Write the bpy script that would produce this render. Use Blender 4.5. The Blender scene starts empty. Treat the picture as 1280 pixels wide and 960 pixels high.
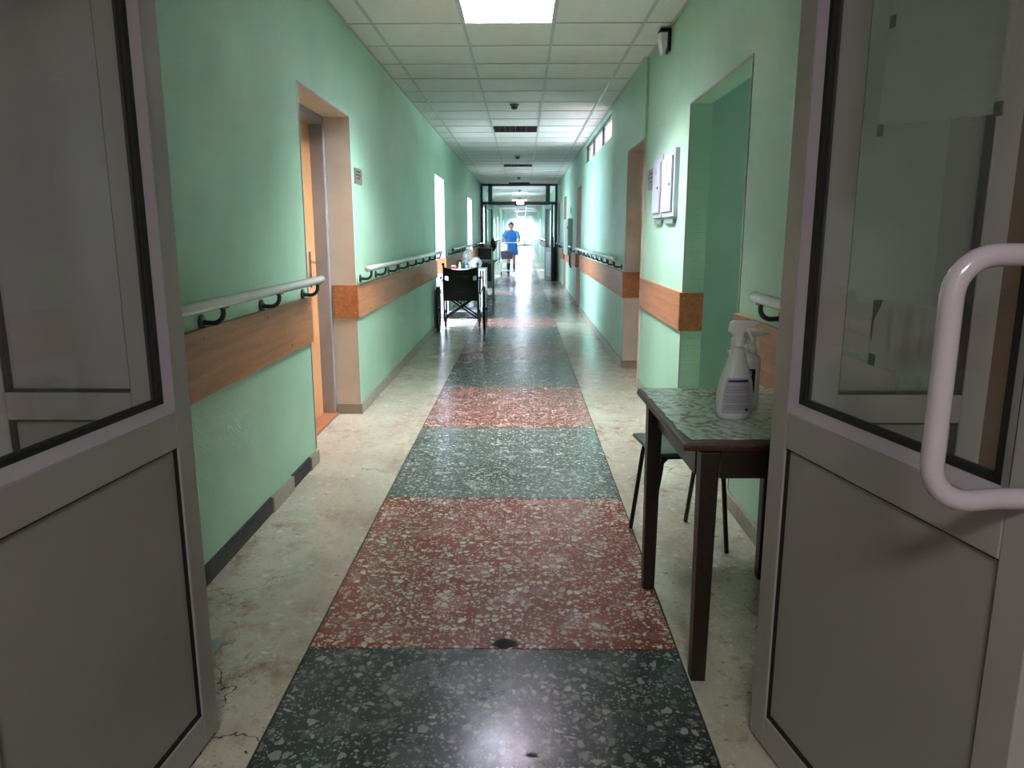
import bpy, bmesh, math, random
from math import sin, cos, pi, radians, sqrt
from mathutils import Vector, Matrix
random.seed(7)
SC = bpy.context.scene
COL = SC.collection
H = 1.29

# ---------------------------------------------------------------- camera, world, lights, exposure
cam = bpy.data.cameras.new('camera'); cam_o = bpy.data.objects.new('camera', cam); COL.objects.link(cam_o)
cam.sensor_width = 36; cam.lens = 930/1280*36; cam.clip_start = 0.05; cam.clip_end = 400
R = Matrix(((0.99990615, -0.00271456, 0.01342843), (0.01370006, 0.19812395, -0.98008123), (0, 0.98017322, 0.19814254)))
cam_o.matrix_world = Matrix.Translation((0, 0, H)) @ R.to_4x4()
SC.camera = cam_o
W = bpy.data.worlds.new('world'); SC.world = W; W.use_nodes = True
_bg = W.node_tree.nodes['Background']; _bg.inputs[0].default_value = (0.76, 0.84, 1.0, 1); _bg.inputs[1].default_value = 0.9
SC.view_settings.view_transform = 'Standard'; SC.view_settings.look = 'None'
SC.view_settings.gamma = 1; SC.view_settings.use_curve_mapping = False
SC.view_settings.exposure = 3.35

def area(name, loc, size, rot, power, col=(1, 1, 1), spread=180):
    l = bpy.data.lights.new(name, 'AREA'); l.shape = 'RECTANGLE'; l.size, l.size_y = size
    l.energy = power; l.color = col; l.spread = radians(spread)
    o = bpy.data.objects.new(name, l); o.location = loc; o.rotation_euler = rot; COL.objects.link(o); return o
PX = (0, -pi/2, 0)      # shines towards +x
NX = (0, pi/2, 0)       # shines towards -x
DAY = (0.66, 0.76, 1.0)
area('hall_fill', (0.0, -1.2, 2.6), (0.6, 0.6), (0, 0, 0), 5.4, (1, .99, .96))  # added fill light for the hall, out of view
area('daylight_left_room', (-3.6, 11.2, 1.5), (1.4, 2.6), PX, 70, DAY)
area('daylight_left_room_far', (-3.0, 17.4, 1.5), (1.4, 2.0), PX, 34, DAY)
area('daylight_right_room', (3.6, 10.7, 1.7), (1.4, 4.6), NX, 95, (1, .86, .93))
for i, y in enumerate((23.3, 36.5, 47, 60)):
    area('daylight_far_left_fill', (-1.75, y, 1.3), (1.8, 1.0), PX, 14 if i == 0 else 9, DAY)  # added lamps behind the far left doorways; the first lights the woman
for i, y in enumerate((27, 42, 54, 68)):
    area('daylight_far_right_fill', (1.55, y, 1.3), (1.8, 1.0), NX, 12, DAY)  # added lamps that brighten the far corridor from the right
area('daylight_end_window', (-0.1, 81.5, 1.5), (2.0, 1.8), (-pi/2, 0, 0), 60, DAY)
area('side_passage_fill', (2.4, 4.1, 1.6), (1.0, 1.2), NX, .55, (.9, 1, .95))  # added fill light that lifts the passage walls

# ---------------------------------------------------------------- materials
MATS = {}
def lin(c):
    return tuple(((v/255+0.055)/1.055)**2.4 if v/255 > 0.04045 else v/255/12.92 for v in c)+(1,)
class N:
    def __init__(s, name):
        s.m = bpy.data.materials.new(name); s.m.use_nodes = True; s.t = s.m.node_tree; s.b = s.t.nodes['Principled BSDF']; MATS[name] = s.m
    def n(s, typ, **kw):
        x = s.t.nodes.new(typ)
        for k, v in kw.items():
            if k.startswith('_'): setattr(x, k[1:], v)
            else: x.inputs[k.replace('__', ' ')].default_value = v
        return x
    def l(s, a, b): s.t.links.new(a, b)
    def pos(s, scale=(1, 1, 1), rot=(0, 0, 0), obj=False):
        if obj: g = s.n('ShaderNodeTexCoord').outputs['Object']
        else: g = s.n('ShaderNodeNewGeometry').outputs['Position']
        mp = s.n('ShaderNodeMapping'); mp.inputs['Scale'].default_value = scale; mp.inputs['Rotation'].default_value = rot
        s.l(g, mp.inputs['Vector']); return mp.outputs[0]
    def noise(s, v, scale, detail=3, rough=.5):
        x = s.n('ShaderNodeTexNoise', Scale=scale, Detail=detail, Roughness=rough); s.l(v, x.inputs['Vector']); return x.outputs['Fac']
    def ramp(s, f, a, b, lo=0, hi=1):
        x = s.n('ShaderNodeMapRange'); x.inputs[1].default_value = a; x.inputs[2].default_value = b; x.inputs[3].default_value = lo; x.inputs[4].default_value = hi
        s.l(f, x.inputs[0]); return x.outputs[0]
    def math(s, op, a, b=None):
        x = s.n('ShaderNodeMath', _operation=op)
        for i, v in enumerate((a, b)):
            if v is None: continue
            if isinstance(v, (int, float)): x.inputs[i].default_value = v
            else: s.l(v, x.inputs[i])
        return x.outputs[0]
    def mix(s, f, a, b):
        x = s.n('ShaderNodeMix', _data_type='RGBA')
        for i, v in ((0, f), (6, a), (7, b)):
            if isinstance(v, (int, float, tuple)): x.inputs[i].default_value = v
            else: s.l(v, x.inputs[i])
        return x.outputs[2]
    def base(s, c): s.l(c, s.b.inputs['Base Color'])
    def bump(s, h, strength=.3, dist=.002):
        x = s.n('ShaderNodeBump', Strength=strength, Distance=dist); s.l(h, x.inputs['Height']); s.l(x.outputs[0], s.b.inputs['Normal'])

def mat(name, col, rough=.5, metal=0, var=.08, vs=6, bump=0, bs=60, coat=0, spec=.5, trans=0, obj=False):
    """painted / plastic / metal surface with slight mottling and optional fine relief"""
    if name in MATS: return MATS[name]
    k = N(name); c = lin(col); v = k.pos(obj=obj)
    f = k.ramp(k.noise(v, vs, 4), .3, .7)
    lo = tuple(x*(1-var) for x in c[:3])+(1,); hi = tuple(min(1, x*(1+var)) for x in c[:3])+(1,)
    k.base(k.mix(f, lo, hi)); k.b.inputs['Roughness'].default_value = rough; k.b.inputs['Metallic'].default_value = metal
    k.b.inputs['Coat Weight'].default_value = coat; k.b.inputs['Specular IOR Level'].default_value = spec
    k.b.inputs['Transmission Weight'].default_value = trans
    if bump: k.bump(k.noise(v, bs, 4), bump, .003)
    return k.m

def terrazzo(name, base, chip_a, chip_b, dens, rough, dirt=0, s1=34, s2=80, chipmix=1.0, var=(1, 1, 1)):
    k = N(name); v = k.pos()
    nz = k.n('ShaderNodeTexNoise', Scale=40, Detail=2); k.l(v, nz.inputs['Vector'])
    w = k.n('ShaderNodeVectorMath', _operation='MULTIPLY_ADD'); k.l(nz.outputs['Color'], w.inputs[0]); w.inputs[1].default_value = (.012, .012, .012); k.l(v, w.inputs[2])
    v2 = w.outputs[0]
    masks = []; cols = []
    for i, s in enumerate((s1, s2)):
        e = k.n('ShaderNodeTexVoronoi', _feature='DISTANCE_TO_EDGE', Scale=s); k.l(v2, e.inputs['Vector'])
        a = k.n('ShaderNodeTexVoronoi', _feature='F1', Scale=s); k.l(v2, a.inputs['Vector'])
        sp = k.n('ShaderNodeSeparateColor'); k.l(a.outputs['Color'], sp.inputs[0])
        th = k.ramp(sp.outputs[0], 1-dens, 1, .42, .07)
        d = k.math('SUBTRACT', e.outputs['Distance'], th)
        masks.append(k.ramp(d, -.01, .03)); cols.append(k.mix(sp.outputs[1], chip_a, chip_b))
    big = k.noise(v, 2.2, 4, .6)
    bcol = k.mix(k.ramp(big, .3, .7), tuple(x*.78 for x in base[:3])+(1,), tuple(x*1.2*y for x, y in zip(base[:3], var))+(1,))
    m2 = k.math('MULTIPLY', masks[1], chipmix*.85); m1 = k.math('MULTIPLY', masks[0], chipmix)
    c = k.mix(m2, bcol, cols[1]); c = k.mix(m1, c, cols[0])
    # small black pits
    p = k.noise(v, 26, 2, .5); pit = k.ramp(p, .74, .78)
    pm = k.math('MULTIPLY', pit, k.ramp(k.noise(v, 3.1, 2), .5, .6)); c = k.mix(pm, c, (.02, .02, .02, 1))
    if dirt:
        d1 = k.math('MULTIPLY', k.ramp(k.noise(k.pos((1, .8, 1)), 9, 8, .72), .50, .66), k.ramp(k.noise(v, 1.2, 3), .42, .62))
        c = k.mix(k.math('MULTIPLY', d1, dirt), c, lin((124, 88, 58)))
        sp2 = k.ramp(k.noise(k.pos((1, 1.6, 1)), 22, 4, .6), .63, .70)
        c = k.mix(k.math('MULTIPLY', sp2, .75), c, lin((84, 62, 44)))
        # sparse cracks
        cr = k.n('ShaderNodeTexVoronoi', _feature='DISTANCE_TO_EDGE', Scale=.9); k.l(k.pos((1, .9, 1)), cr.inputs['Vector'])
        wv = k.n('ShaderNodeVectorMath', _operation='MULTIPLY_ADD'); nn = k.n('ShaderNodeTexNoise', Scale=7, Detail=5); k.l(v, nn.inputs['Vector'])
        k.l(nn.outputs['Color'], wv.inputs[0]); wv.inputs[1].default_value = (.25, .25, .25); k.l(v, wv.inputs[2]); k.l(wv.outputs[0], cr.inputs['Vector'])
        cm = k.math('MULTIPLY', k.ramp(cr.outputs['Distance'], .0028, .001), k.ramp(k.noise(v, 1.4, 1), .52, .6))
        c = k.mix(cm, c, lin((84, 70, 56)))
    k.base(c)
    r = k.ramp(k.noise(v, 5, 5, .6), .3, .75, rough*.6, rough*1.5)
    k.l(r, k.b.inputs['Roughness']); k.b.inputs['Specular IOR Level'].default_value = .5
    # the polished floor is slightly wavy
    wavy = k.noise(k.pos((.7, 2.2, 1)), 3.0, 3, .55)
    fine = k.noise(v, 70, 3)
    h = k.math('ADD', wavy, k.math('MULTIPLY', fine, .025)); h = k.math('SUBTRACT', h, k.math('MULTIPLY', pm, .3))
    k.bump(h, .35, .006)
    return k.m
CREAM = terrazzo('cream_terrazzo', lin((186, 181, 163)), lin((222, 216, 200)), lin((152, 140, 114)), .6, .2, dirt=.95, chipmix=.7)
GREY = terrazzo('grey_green_terrazzo', lin((80, 89, 84)), lin((190, 194, 184)), lin((124, 134, 126)), .76, .22, s1=44, s2=88)
DARK = terrazzo('dark_grey_terrazzo', lin((50, 57, 58)), lin((160, 164, 156)), lin((92, 100, 98)), .72, .25, s1=36, s2=88)
RED = terrazzo('red_terrazzo', lin((126, 58, 48)), lin((226, 216, 200)), lin((186, 160, 140)), .80, .24, s1=38, s2=70)

def wallpaper():
    k = N('green_wallpaper'); v = k.pos()
    f = k.ramp(k.noise(v, 1.3, 4), .3, .7)
    k.base(k.mix(f, lin((156, 203, 173)), lin((174, 217, 189))))
    k.b.inputs['Roughness'].default_value = .42; k.b.inputs['Specular IOR Level'].default_value = .45
    a = k.n('ShaderNodeTexWave', _wave_type='BANDS', _bands_direction='X', Scale=38, Distortion=1.2); a.inputs['Detail Scale'].default_value = 3
    k.l(k.pos((0, 1, 1), (radians(40), 0, 0)), a.inputs['Vector'])
    w1 = k.n('ShaderNodeTexWave', _wave_type='BANDS', _bands_direction='Y', Scale=34, Distortion=1.5); k.l(k.pos((1, 1, 1), (radians(38), 0, 0)), w1.inputs['Vector'])
    w2 = k.n('ShaderNodeTexWave', _wave_type='BANDS', _bands_direction='Z', Scale=34, Distortion=1.5); k.l(k.pos((1, 1, 1), (radians(38), 0, 0)), w2.inputs['Vector'])
    h = k.math('MULTIPLY', w1.outputs['Fac'], w2.outputs['Fac'])
    h = k.math('ADD', h, k.math('MULTIPLY', k.noise(v, 180, 2), .6))
    k.bump(h, .7, .0018)
    return k.m
GREEN = wallpaper()
def wood(name, a, b, rough=.4, axis='Y', scale=1.0):
    k = N(name)
    sc = {'Y': (9, .5, 9), 'Z': (9, 9, .5), 'X': (.5, 9, 9)}[axis]
    v = k.pos(tuple(x*scale for x in sc))
    f = k.noise(v, 4, 6, .65); g = k.noise(k.pos(tuple(x*scale*6 for x in sc)), 6, 2)
    k.base(k.mix(k.ramp(k.math('ADD', f, k.math('MULTIPLY', g, .35)), .42, .9), lin(a), lin(b)))
    k.b.inputs['Roughness'].default_value = rough; k.bump(g, .06, .001); return k.m
GUARD = wood('brown_laminate', (142, 88, 52), (190, 128, 80))
DOORWOOD = wood('orange_door_wood', (196, 138, 88), (222, 168, 116), .35, 'Z')
TBLW = wood('dark_varnished_wood', (26, 18, 16), (48, 32, 26), .35, 'Y', 2)
TBLTOP = wood('worn_brown_table_top', (60, 44, 34), (92, 70, 56), .4, 'Y', 2)
BROWNW = mat('brown_painted_wall', (92, 66, 48), .6, bump=.1)
CREAMP = mat('cream_painted_plaster', (198, 186, 170), .55, var=.05, bump=.05)
ALU = mat('grey_white_aluminium', (158, 152, 150), .38, .0, .05, 4, .03, 200)
ALUD = mat('lilac_white_bead', (172, 162, 172), .35, 0, .04)
PANELM = mat('off_white_door_panel', (150, 145, 140), .42, 0, .05, 2, .05, 120)
RUBBER = mat('black_rubber', (9, 9, 10), .55, var=.2)
FARALU = mat('steel_grey_aluminium', (88, 102, 104), .35, .2, .06)
WHITEPL = mat('white_plastic', (228, 230, 228), .32, var=.03)
RAILM = mat('white_lacquered_rail', (205, 214, 210), .22, var=.05, coat=.3)
HANDLEM = mat('white_lacquered_handle', (188, 176, 186), .2, 0, .03, coat=.6)
BRK = mat('dark_grey_painted_metal', (52, 62, 62), .35, .3, .1)
BLACKM = mat('black_metal', (14, 14, 16), .35, .2, .15)
BLACKF = mat('black_vinyl', (11, 11, 14), .42, 0, .2, 30, .2, 150)
CHROME = mat('brushed_chrome', (190, 192, 195), .22, 1, .05)
JAMB = mat('grey_metal_door_frame', (156, 160, 168), .35, .4, .06)
CEILT = mat('white_mineral_ceiling_tile', (226, 230, 226), .8, 0, .04, 3, .25, 140)
TBAR = mat('white_metal_grid_bar', (176, 182, 178), .28, .1, .04)
BASEM = mat('grey_brown_skirting_tile', (150, 142, 126), .35, 0, .12, 9, .1, 60)
BASED = mat('dark_grey_bare_mortar', (62, 62, 58), .85, 0, .3, 20, .7, 50)
STEELW = mat('white_enamelled_steel', (176, 184, 196), .35, 0, .03)
PLATE = mat('brown_engraved_plate', (118, 108, 88), .4, .3, .15, 40)
PRINT = mat('dark_print', (58, 50, 44), .6)
SEATG = mat('grey_green_laminate', (96, 112, 106), .35, 0, .12, 20)
LOUV = mat('aluminium_louvre', (176, 172, 170), .25, .85, .05)
FIXD = mat('tray_with_painted_brown_shade', (86, 74, 70), .4, .5, .1)  # brown shade and reflection inside an unlit tray, put into its colour
ROOMW = mat('pale_pink_room_wall', (232, 222, 226), .8, 0, .02)
ROOMG = mat('pale_green_room_wall', (146, 184, 166), .7, 0, .03)

def emis(name, col, st):
    k = N(name); k.b.inputs['Base Color'].default_value = (.8, .8, .8, 1); k.b.inputs['Emission Color'].default_value = col; k.b.inputs['Emission Strength'].default_value = st; return k.m
TUBEL = emis('lit_fluorescent_tube', (.80, .93, 1, 1), 82)
TUBEW = emis('lit_warm_fluorescent_tube', (1, .90, .97, 1), 75)
SIGNL = emis('lit_sign_face', (.85, .93, 1, 1), 4)

def glass(name, haze, hcol, gloss=.06, tint=(1, 1, 1, 1), rough=.02):
    k = N(name); k.t.nodes.remove(k.b)
    out = [n for n in k.t.nodes if n.type == 'OUTPUT_MATERIAL'][0]
    tr = k.n('ShaderNodeBsdfTransparent', Color=tint); df = k.n('ShaderNodeBsdfDiffuse', Color=hcol); gl = k.n('ShaderNodeBsdfGlossy', Roughness=rough)
    f = k.ramp(k.noise(k.pos(), 3, 4), .3, .7, haze*.85, min(1, haze*1.15))
    m1 = k.n('ShaderNodeMixShader'); k.l(f, m1.inputs[0]); k.l(tr.outputs[0], m1.inputs[1]); k.l(df.outputs[0], m1.inputs[2])
    lw = k.n('ShaderNodeLayerWeight'); lw.inputs[0].default_value = .5; fr = k.math('ADD', k.math('MULTIPLY', k.math('POWER', lw.outputs['Facing'], 5.0), .7), .035); m2 = k.n('ShaderNodeMixShader'); k.l(k.math('ADD', fr, gloss), m2.inputs[0]); k.l(m1.outputs[0], m2.inputs[1]); k.l(gl.outputs[0], m2.inputs[2])
    k.l(m2.outputs[0], out.inputs[0]); return k.m
GLASS = glass('clear_door_glass', .06, (.45, .45, .45, 1), .0)
SIDEG = glass('milky_sidelight_glass', .8, (.42, .40, .42, 1), .0)
SIDEG2 = glass('dusty_sidelight_glass', .45, (.34, .35, .33, 1), .0)
FARG = glass('far_partition_glass', .12, (.5, .6, .6, 1), .02)
CLEARP = glass('clear_plastic', .35, (.75, .82, .82, 1), .08)
PAPERM = glass('thin_grey_green_paper', .45, (.42, .48, .42, 1), .0, rough=.5)
BOTW = mat('translucent_white_bottle_plastic', (208, 216, 212), .3, 0, .03, 10, 0, 60, .1)

# ---------------------------------------------------------------- geometry helpers
class MB:
    def __init__(s): s.v = []; s.f = []
    def add(s, vs, fs):
        o = len(s.v); s.v += [tuple(v) for v in vs]; s.f += [tuple(i+o for i in f) for f in fs]; return s
    def box(s, x0, x1, y0, y1, z0, z1):
        if x0 > x1: x0, x1 = x1, x0
        if y0 > y1: y0, y1 = y1, y0
        return s.add([(x0, y0, z0), (x1, y0, z0), (x1, y1, z0), (x0, y1, z0), (x0, y0, z1), (x1, y0, z1), (x1, y1, z1), (x0, y1, z1)],
              [(0, 3, 2, 1), (4, 5, 6, 7), (0, 1, 5, 4), (1, 2, 6, 5), (2, 3, 7, 6), (3, 0, 4, 7)])
    def taper(s, x, y, z0, z1, a0, a1):
        vs = [(x+sx*a, y+sy*a, z) for z, a in ((z0, a0), (z1, a1)) for sx, sy in ((-1, -1), (1, -1), (1, 1), (-1, 1))]
        return s.add(vs, [(0, 3, 2, 1), (4, 5, 6, 7), (0, 1, 5, 4), (1, 2, 6, 5), (2, 3, 7, 6), (3, 0, 4, 7)])
    def tube(s, pts, r, seg=10, caps=True, closed=False):
        pts = [Vector(p) for p in pts]; n = len(pts); rs = r if isinstance(r, (list, tuple)) else [r]*n
        rings = []; up = None
        for i, p in enumerate(pts):
            if closed: d = (pts[(i+1) % n]-pts[i-1]).normalized()
            else: d = (pts[min(i+1, n-1)]-pts[max(i-1, 0)]).normalized()
            if up is None:
                up = Vector((0, 0, 1)) if abs(d.z) < .9 else Vector((1, 0, 0))
            a = d.cross(up).normalized(); b = a.cross(d).normalized(); up = b
            rings.append([p+(a*cos(2*pi*k/seg)+b*sin(2*pi*k/seg))*rs[i] for k in range(seg)])
        vs = [q for ri in rings for q in ri]; fs = []
        for i in range(n if closed else n-1):
            j = (i+1) % n
            for k in range(seg):
                k2 = (k+1) % seg; fs.append((i*seg+k, i*seg+k2, j*seg+k2, j*seg+k))
        if caps and not closed:
            fs.append(tuple(range(seg))[::-1]); fs.append(tuple((n-1)*seg+k for k in range(seg)))
        return s.add(vs, fs)
    def lathe(s, prof, c=(0, 0, 0), seg=20, axis='Z', sx=1, sy=1):
        vs = []; fs = []
        for r, h in prof:
            for k in range(seg):
                a = 2*pi*k/seg; x, y = r*cos(a)*sx, r*sin(a)*sy
                p = {'Z': (x, y, h), 'X': (h, x, y), 'Y': (x, h, y)}[axis]
                vs.append((p[0]+c[0], p[1]+c[1], p[2]+c[2]))
        n = len(prof)
        for i in range(n-1):
            for k in range(seg):
                k2 = (k+1) % seg; fs.append((i*seg+k, i*seg+k2, (i+1)*seg+k2, (i+1)*seg+k))
        fs.append(tuple(range(seg))[::-1]); fs.append(tuple((n-1)*seg+k for k in range(seg)))
        return s.add(vs, fs)
    def torus(s, c, Rr, r, seg=32, rs=8, axis='X'):
        pts = []
        for i in range(seg):
            a = 2*pi*i/seg
            pts.append((c[0], c[1]+Rr*cos(a), c[2]+Rr*sin(a)) if axis == 'X' else (c[0]+Rr*cos(a), c[1]+Rr*sin(a), c[2]))
        return s.tube(pts, r, rs, closed=True)
    def prism(s, poly, z0, z1, f=None):
        """poly in 2-D extruded; f maps (u, v, w) to xyz"""
        f = f or (lambda u, v, w: (u, v, w)); n = len(poly)
        vs = [f(u, v, z0) for u, v in poly]+[f(u, v, z1) for u, v in poly]
        fs = [tuple(range(n))[::-1], tuple(range(n, 2*n))]+[(i, (i+1) % n, n+(i+1) % n, n+i) for i in range(n)]
        return s.add(vs, fs)
    def build(s, name, m, parent=None, loc=None, smooth=False, bevel=0, kind=None, fix=True):
        me = bpy.data.meshes.new(name); me.from_pydata(s.v, [], s.f)
        bm = bmesh.new(); bm.from_mesh(me)
        if fix: bmesh.ops.recalc_face_normals(bm, faces=bm.faces)
        bm.to_mesh(me); bm.free()
        me.materials.append(m)
        if smooth:
            for p in me.polygons: p.use_smooth = True
            me.set_sharp_from_angle(angle=radians(40))
        o = bpy.data.objects.new(name, me); COL.objects.link(o)
        if parent: o.parent = parent
        if loc: o.location = loc
        if bevel:
            b = o.modifiers.new('bevel', 'BEVEL'); b.width = bevel; b.segments = 2; b.limit_method = 'ANGLE'
        if kind: o['kind'] = kind
        return o
def B(*a): return MB().box(*a)
def thing(name, label, cat, loc=(0, 0, 0), rz=0, group=None, kind=None):
    o = bpy.data.objects.new(name, None); COL.objects.link(o); o.location = loc; o.rotation_euler.z = rz; o.empty_display_size = .1
    return tag(o, label, cat, group, kind)
def tag(o, label, cat=None, group=None, kind=None):
    o['label'] = label
    if cat: o['category'] = cat
    if group: o['group'] = group
    if kind: o['kind'] = kind
    return o
def struct(o, label=None):
    o['kind'] = 'structure'
    if label: o['label'] = label
    return o
def sempty(name, label=None, loc=(0, 0, 0), rz=0):
    o = bpy.data.objects.new(name, None); COL.objects.link(o); o.location = loc; o.rotation_euler.z = rz; return struct(o, label)
def text(name, s, size, m, parent, loc, rot, ext=.0004, align='CENTER', sy=1, sp=1):
    c = bpy.data.curves.new(name, 'FONT'); c.body = s; c.size = size; c.extrude = ext; c.align_x = align; c.align_y = 'CENTER'; c.space_line = sp
    c.materials.append(m); tmp = bpy.data.objects.new('tmp', c); COL.objects.link(tmp); bpy.context.view_layer.update(); me = bpy.data.meshes.new_from_object(tmp.evaluated_get(bpy.context.evaluated_depsgraph_get())); bpy.data.objects.remove(tmp); o = bpy.data.objects.new(name, me); o['kind'] = 'stuff'; COL.objects.link(o); o.parent = parent; o.location = loc; o.rotation_euler = rot; o.scale = (1, sy, 1); return o
def copy_tree(o, parent=None):
    c = o.copy(); COL.objects.link(c)
    if parent is not None: c.parent = parent
    for ch in list(o.children): copy_tree(ch, c)
    return c

XL, XR, XRN, ZC = -1.18, 0.98, 1.0, 2.654
SL, SR = -0.675, 0.492       # edges of the coloured strip
YP, YF, YE = 1.84, 21.5, 80  # corridor start, far partition, end of the building

# ---------------------------------------------------------------- floor
fl = sempty('floor', 'polished terrazzo floor, cream at the sides with a coloured strip of grey and red slabs')
B(SL-.01, SR+.01, -2.4, YE, -.06, -.006).build('strip_bed', mat('dark_joint', (30, 28, 26), .8), fl)
B(-2.4, SL-.003, -2.4, YE, -.005, 0).build('side_paving', CREAM, fl)
B(SR+.003, 2.6, -2.4, YE, -.005, 0).build('side_paving', CREAM, fl)
ys = [-2.35, -1.97, -.60, .77, 2.145]
y = 2.145
while y < YF+14: y += 1.373; ys.append(y)
slab_me = {}
for i in range(len(ys)-1):
    a, b = ys[i], ys[i+1]; m = [DARK, RED, GREY, RED][(i-3) % 4] if i == 3 else (RED if i % 2 == 0 else GREY)
    key = (round(b-a, 3), m.name)
    if key in slab_me:
        o = bpy.data.objects.new('floor_slab', slab_me[key]); COL.objects.link(o); o.parent = fl; o.location = (0, a, 0)
    else:
        o = B(SL+.003, SR-.003, .003, b-a-.003, -.03, 0).build('floor_slab', m, fl, (0, a, 0)); slab_me[key] = o.data
q = MB(); q2 = MB(); k = 0; y = ys[-1]
while y < YE-1.4:
    (q if k % 2 else q2).box(SL+.003, SR-.003, y+.003, y+1.37, -.03, 0); y += 1.373; k += 1
q.build('distant_grey_slabs', GREY, fl, kind='stuff'); q2.build('distant_red_slabs', RED, fl, kind='stuff')
# chipped hollow on the first joint and pits in the first slab
def blob(cx, cy, rx, ry, n=11, j=.3):
    return [(cx+rx*cos(2*pi*i/n)*(1+random.uniform(-j, j)), cy+ry*sin(2*pi*i/n)*(1+random.uniform(-j, j))) for i in range(n)]
PITM = mat('bare_dark_cement', (40, 42, 42), .9, var=.3, vs=60)
MB().prism(blob(-.055, 2.175, .045, .028), .0002, .0012).build('chipped_patch', PITM, fl)
q = MB()
for cx, cy, r in ((-.10, 1.93, .007), (-.135, 1.90, .006), (-.05, 1.925, .006), (-.16, 1.85, .004), (-.02, 1.87, .005), (.03, 1.655, .010), (-.11, 1.885, .008), (-.08, 1.91, .005), (.21, 1.98, .005), (-.3, 1.8, .004)):
    q.prism(blob(cx, cy, r*1.5, r, 8), .0002, .0008)
q.build('floor_pits', PITM, fl, kind='stuff')

# ---------------------------------------------------------------- walls
def wall(name, label, x0, x1, y0, y1, openings, m=GREEN, hgt=ZC+.1):
    """wall slab between x0 and x1 with openings [(ya, yb, z0, z1)]"""
    q = MB(); y = y0
    for a, b, z0, z1 in sorted(openings):
        if a > y: q.box(x0, x1, y, a, 0, hgt)
        if z0 > 0: q.box(x0, x1, a, b, 0, z0)
        if z1 < hgt: q.box(x0, x1, a, b, z1, hgt)
        y = b
    if y < y1: q.box(x0, x1, y, y1, 0, hgt)
    return struct(q.build(name, m), label)
# far corridor openings, added to let in light; first left one lights the woman
LF = [(22.8, 23.8), (36, 37), (46.5, 47.5), (59.5, 60.5)]; RF = [(26.5, 27.5), (41.5, 42.5), (53.5, 54.5), (67.5, 68.5)]
wl = wall('wall_left', 'long green papered wall on the left of the corridor', XL-.17, XL, YP, YE,
     [(4.10, 5.28, 0, 2.07), (10.28, 11.5, 0, 2.08), (16.4, 17.8, 0, 2.06)]+[(a, b, 0, 2.07) for a, b in LF])
wr = wall('wall_right_near', 'green papered wall on the right behind the table', XRN, XRN+.13, YP, 6.27, [(3.45, 4.68, 0, 2.05)])
wall('wall_right', 'long green papered wall on the right of the corridor', XR, XR+.15, 6.27, YE,
     [(6.27, 7.2, 0, 2.04), (8.6, 12.1, 2.34, 2.62), (12.75, 13.7, 0, 2.08), (17.0, 18.1, 0, 2.12), (20.0, 20.8, 0, 2.08)]+[(a, b, 0, 2.07) for a, b in RF])
# ceiling slab
struct(B(-4.2, 4.2, -2.5, YE+.2, ZC+.10, ZC+.2).build('ceiling_slab', CEILT), 'concrete slab above the suspended ceiling')
# end wall with window
we = MB(); we.box(XL-.2, XL+.1, YE, YE+.2, 0, ZC+.1).box(XR-.05, XR+.2, YE, YE+.2, 0, ZC+.1).box(XL+.1, XR-.05, YE, YE+.2, 0, .12).box(XL+.1, XR-.05, YE, YE+.2, 2.6, ZC+.1)
struct(we.build('wall_end', GREEN), 'far end wall of the corridor under and around the bright window')
wi = sempty('window_1', 'bright window at the far end of the corridor', (0, YE, 0))
q = MB()
for x in (XL+.12, -.35, .25, XR-.07): q.box(x-.03, x+.03, .05, .11, .12, 2.6)
for z in (.15, .85, 2.0, 2.57): q.box(XL+.1, XR-.05, .05, .11, z-.03, z+.03)
q.build('window_frame', WHITEPL, wi)
B(XL+.1, XR-.05, .075, .08, .15, 2.57).build('pane', GLASS, wi)
B(XL, XR, -.03, .05, .09, .12).build('window_sill', WHITEPL, wi)
rad = thing('radiator', 'grey radiator under the bright window at the corridor end', 'radiator', (.42, YE-.12, 0))
q = MB()
for i in range(8): q.box(-.34+i*.085, -.27+i*.085, -.05, .05, .1, .6)
q.box(-.34, .33, -.02, .02, .5, .52).box(-.34, .33, -.02, .02, .16, .18).box(-.33, -.30, -.02, .02, 0, .2).box(.27, .30, -.02, .02, 0, .2); q.build('fin_block', mat('grey_radiator_paint', (120, 134, 134), .4), rad)

# baseboards (skirting made of single tiles)
def skirt(side, x, x2, segs, dark=(), tile=.33, z=.075, label=''):
    e = sempty('baseboard_'+side, label)
    for a, b in segs:
        y = a
        while y < b-.02:
            t = tile if y < 14 else 2.5
            y1 = min(y+t, b); dk = any(p <= (y+y1)/2 < q_ for p, q_ in dark)
            if dk: B(x, x+(x2-x)*.45, y+.001, y1, .0, z+.004).build('bare_strip', BASED, e)
            else:
                o = B(x, x2, y+.001, y1-.002, 0, z).build('skirting_tile', BASEM, e)
                if y < 8: b_ = o.modifiers.new('b', 'BEVEL'); b_.width = .002
            y = y1
    return e
bl = skirt('left', XL, XL+.018, [(1.9, 2.65), (2.65, 3.30), (3.30, 3.62), (3.62, 3.94), (3.94, 4.10), (5.28, 10.28), (11.5, 16.4), (17.8, 22.8)], dark=((1.9, 3.3), (3.62, 3.94)), label='row of low skirting tiles along the left wall, some missing near the door')
B(XL-.165, XL+.018, 5.262, 5.279, 0, .075).build('skirting_tile', BASEM, bl)
B(XL-.165, XL+.018, 11.482, 11.499, 0, .075).build('skirting_tile', BASEM, bl)
br = skirt('right', XRN, XRN-.018, [(1.9, 3.45), (4.68, 6.27)], label='low skirting tiles along the near right wall')
br2 = skirt('right_far', XR, XR-.018, [(7.2, 12.75), (13.7, 17.0), (18.1, 20.0), (20.8, 26.5)], label='low skirting tiles along the far right wall')
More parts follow.
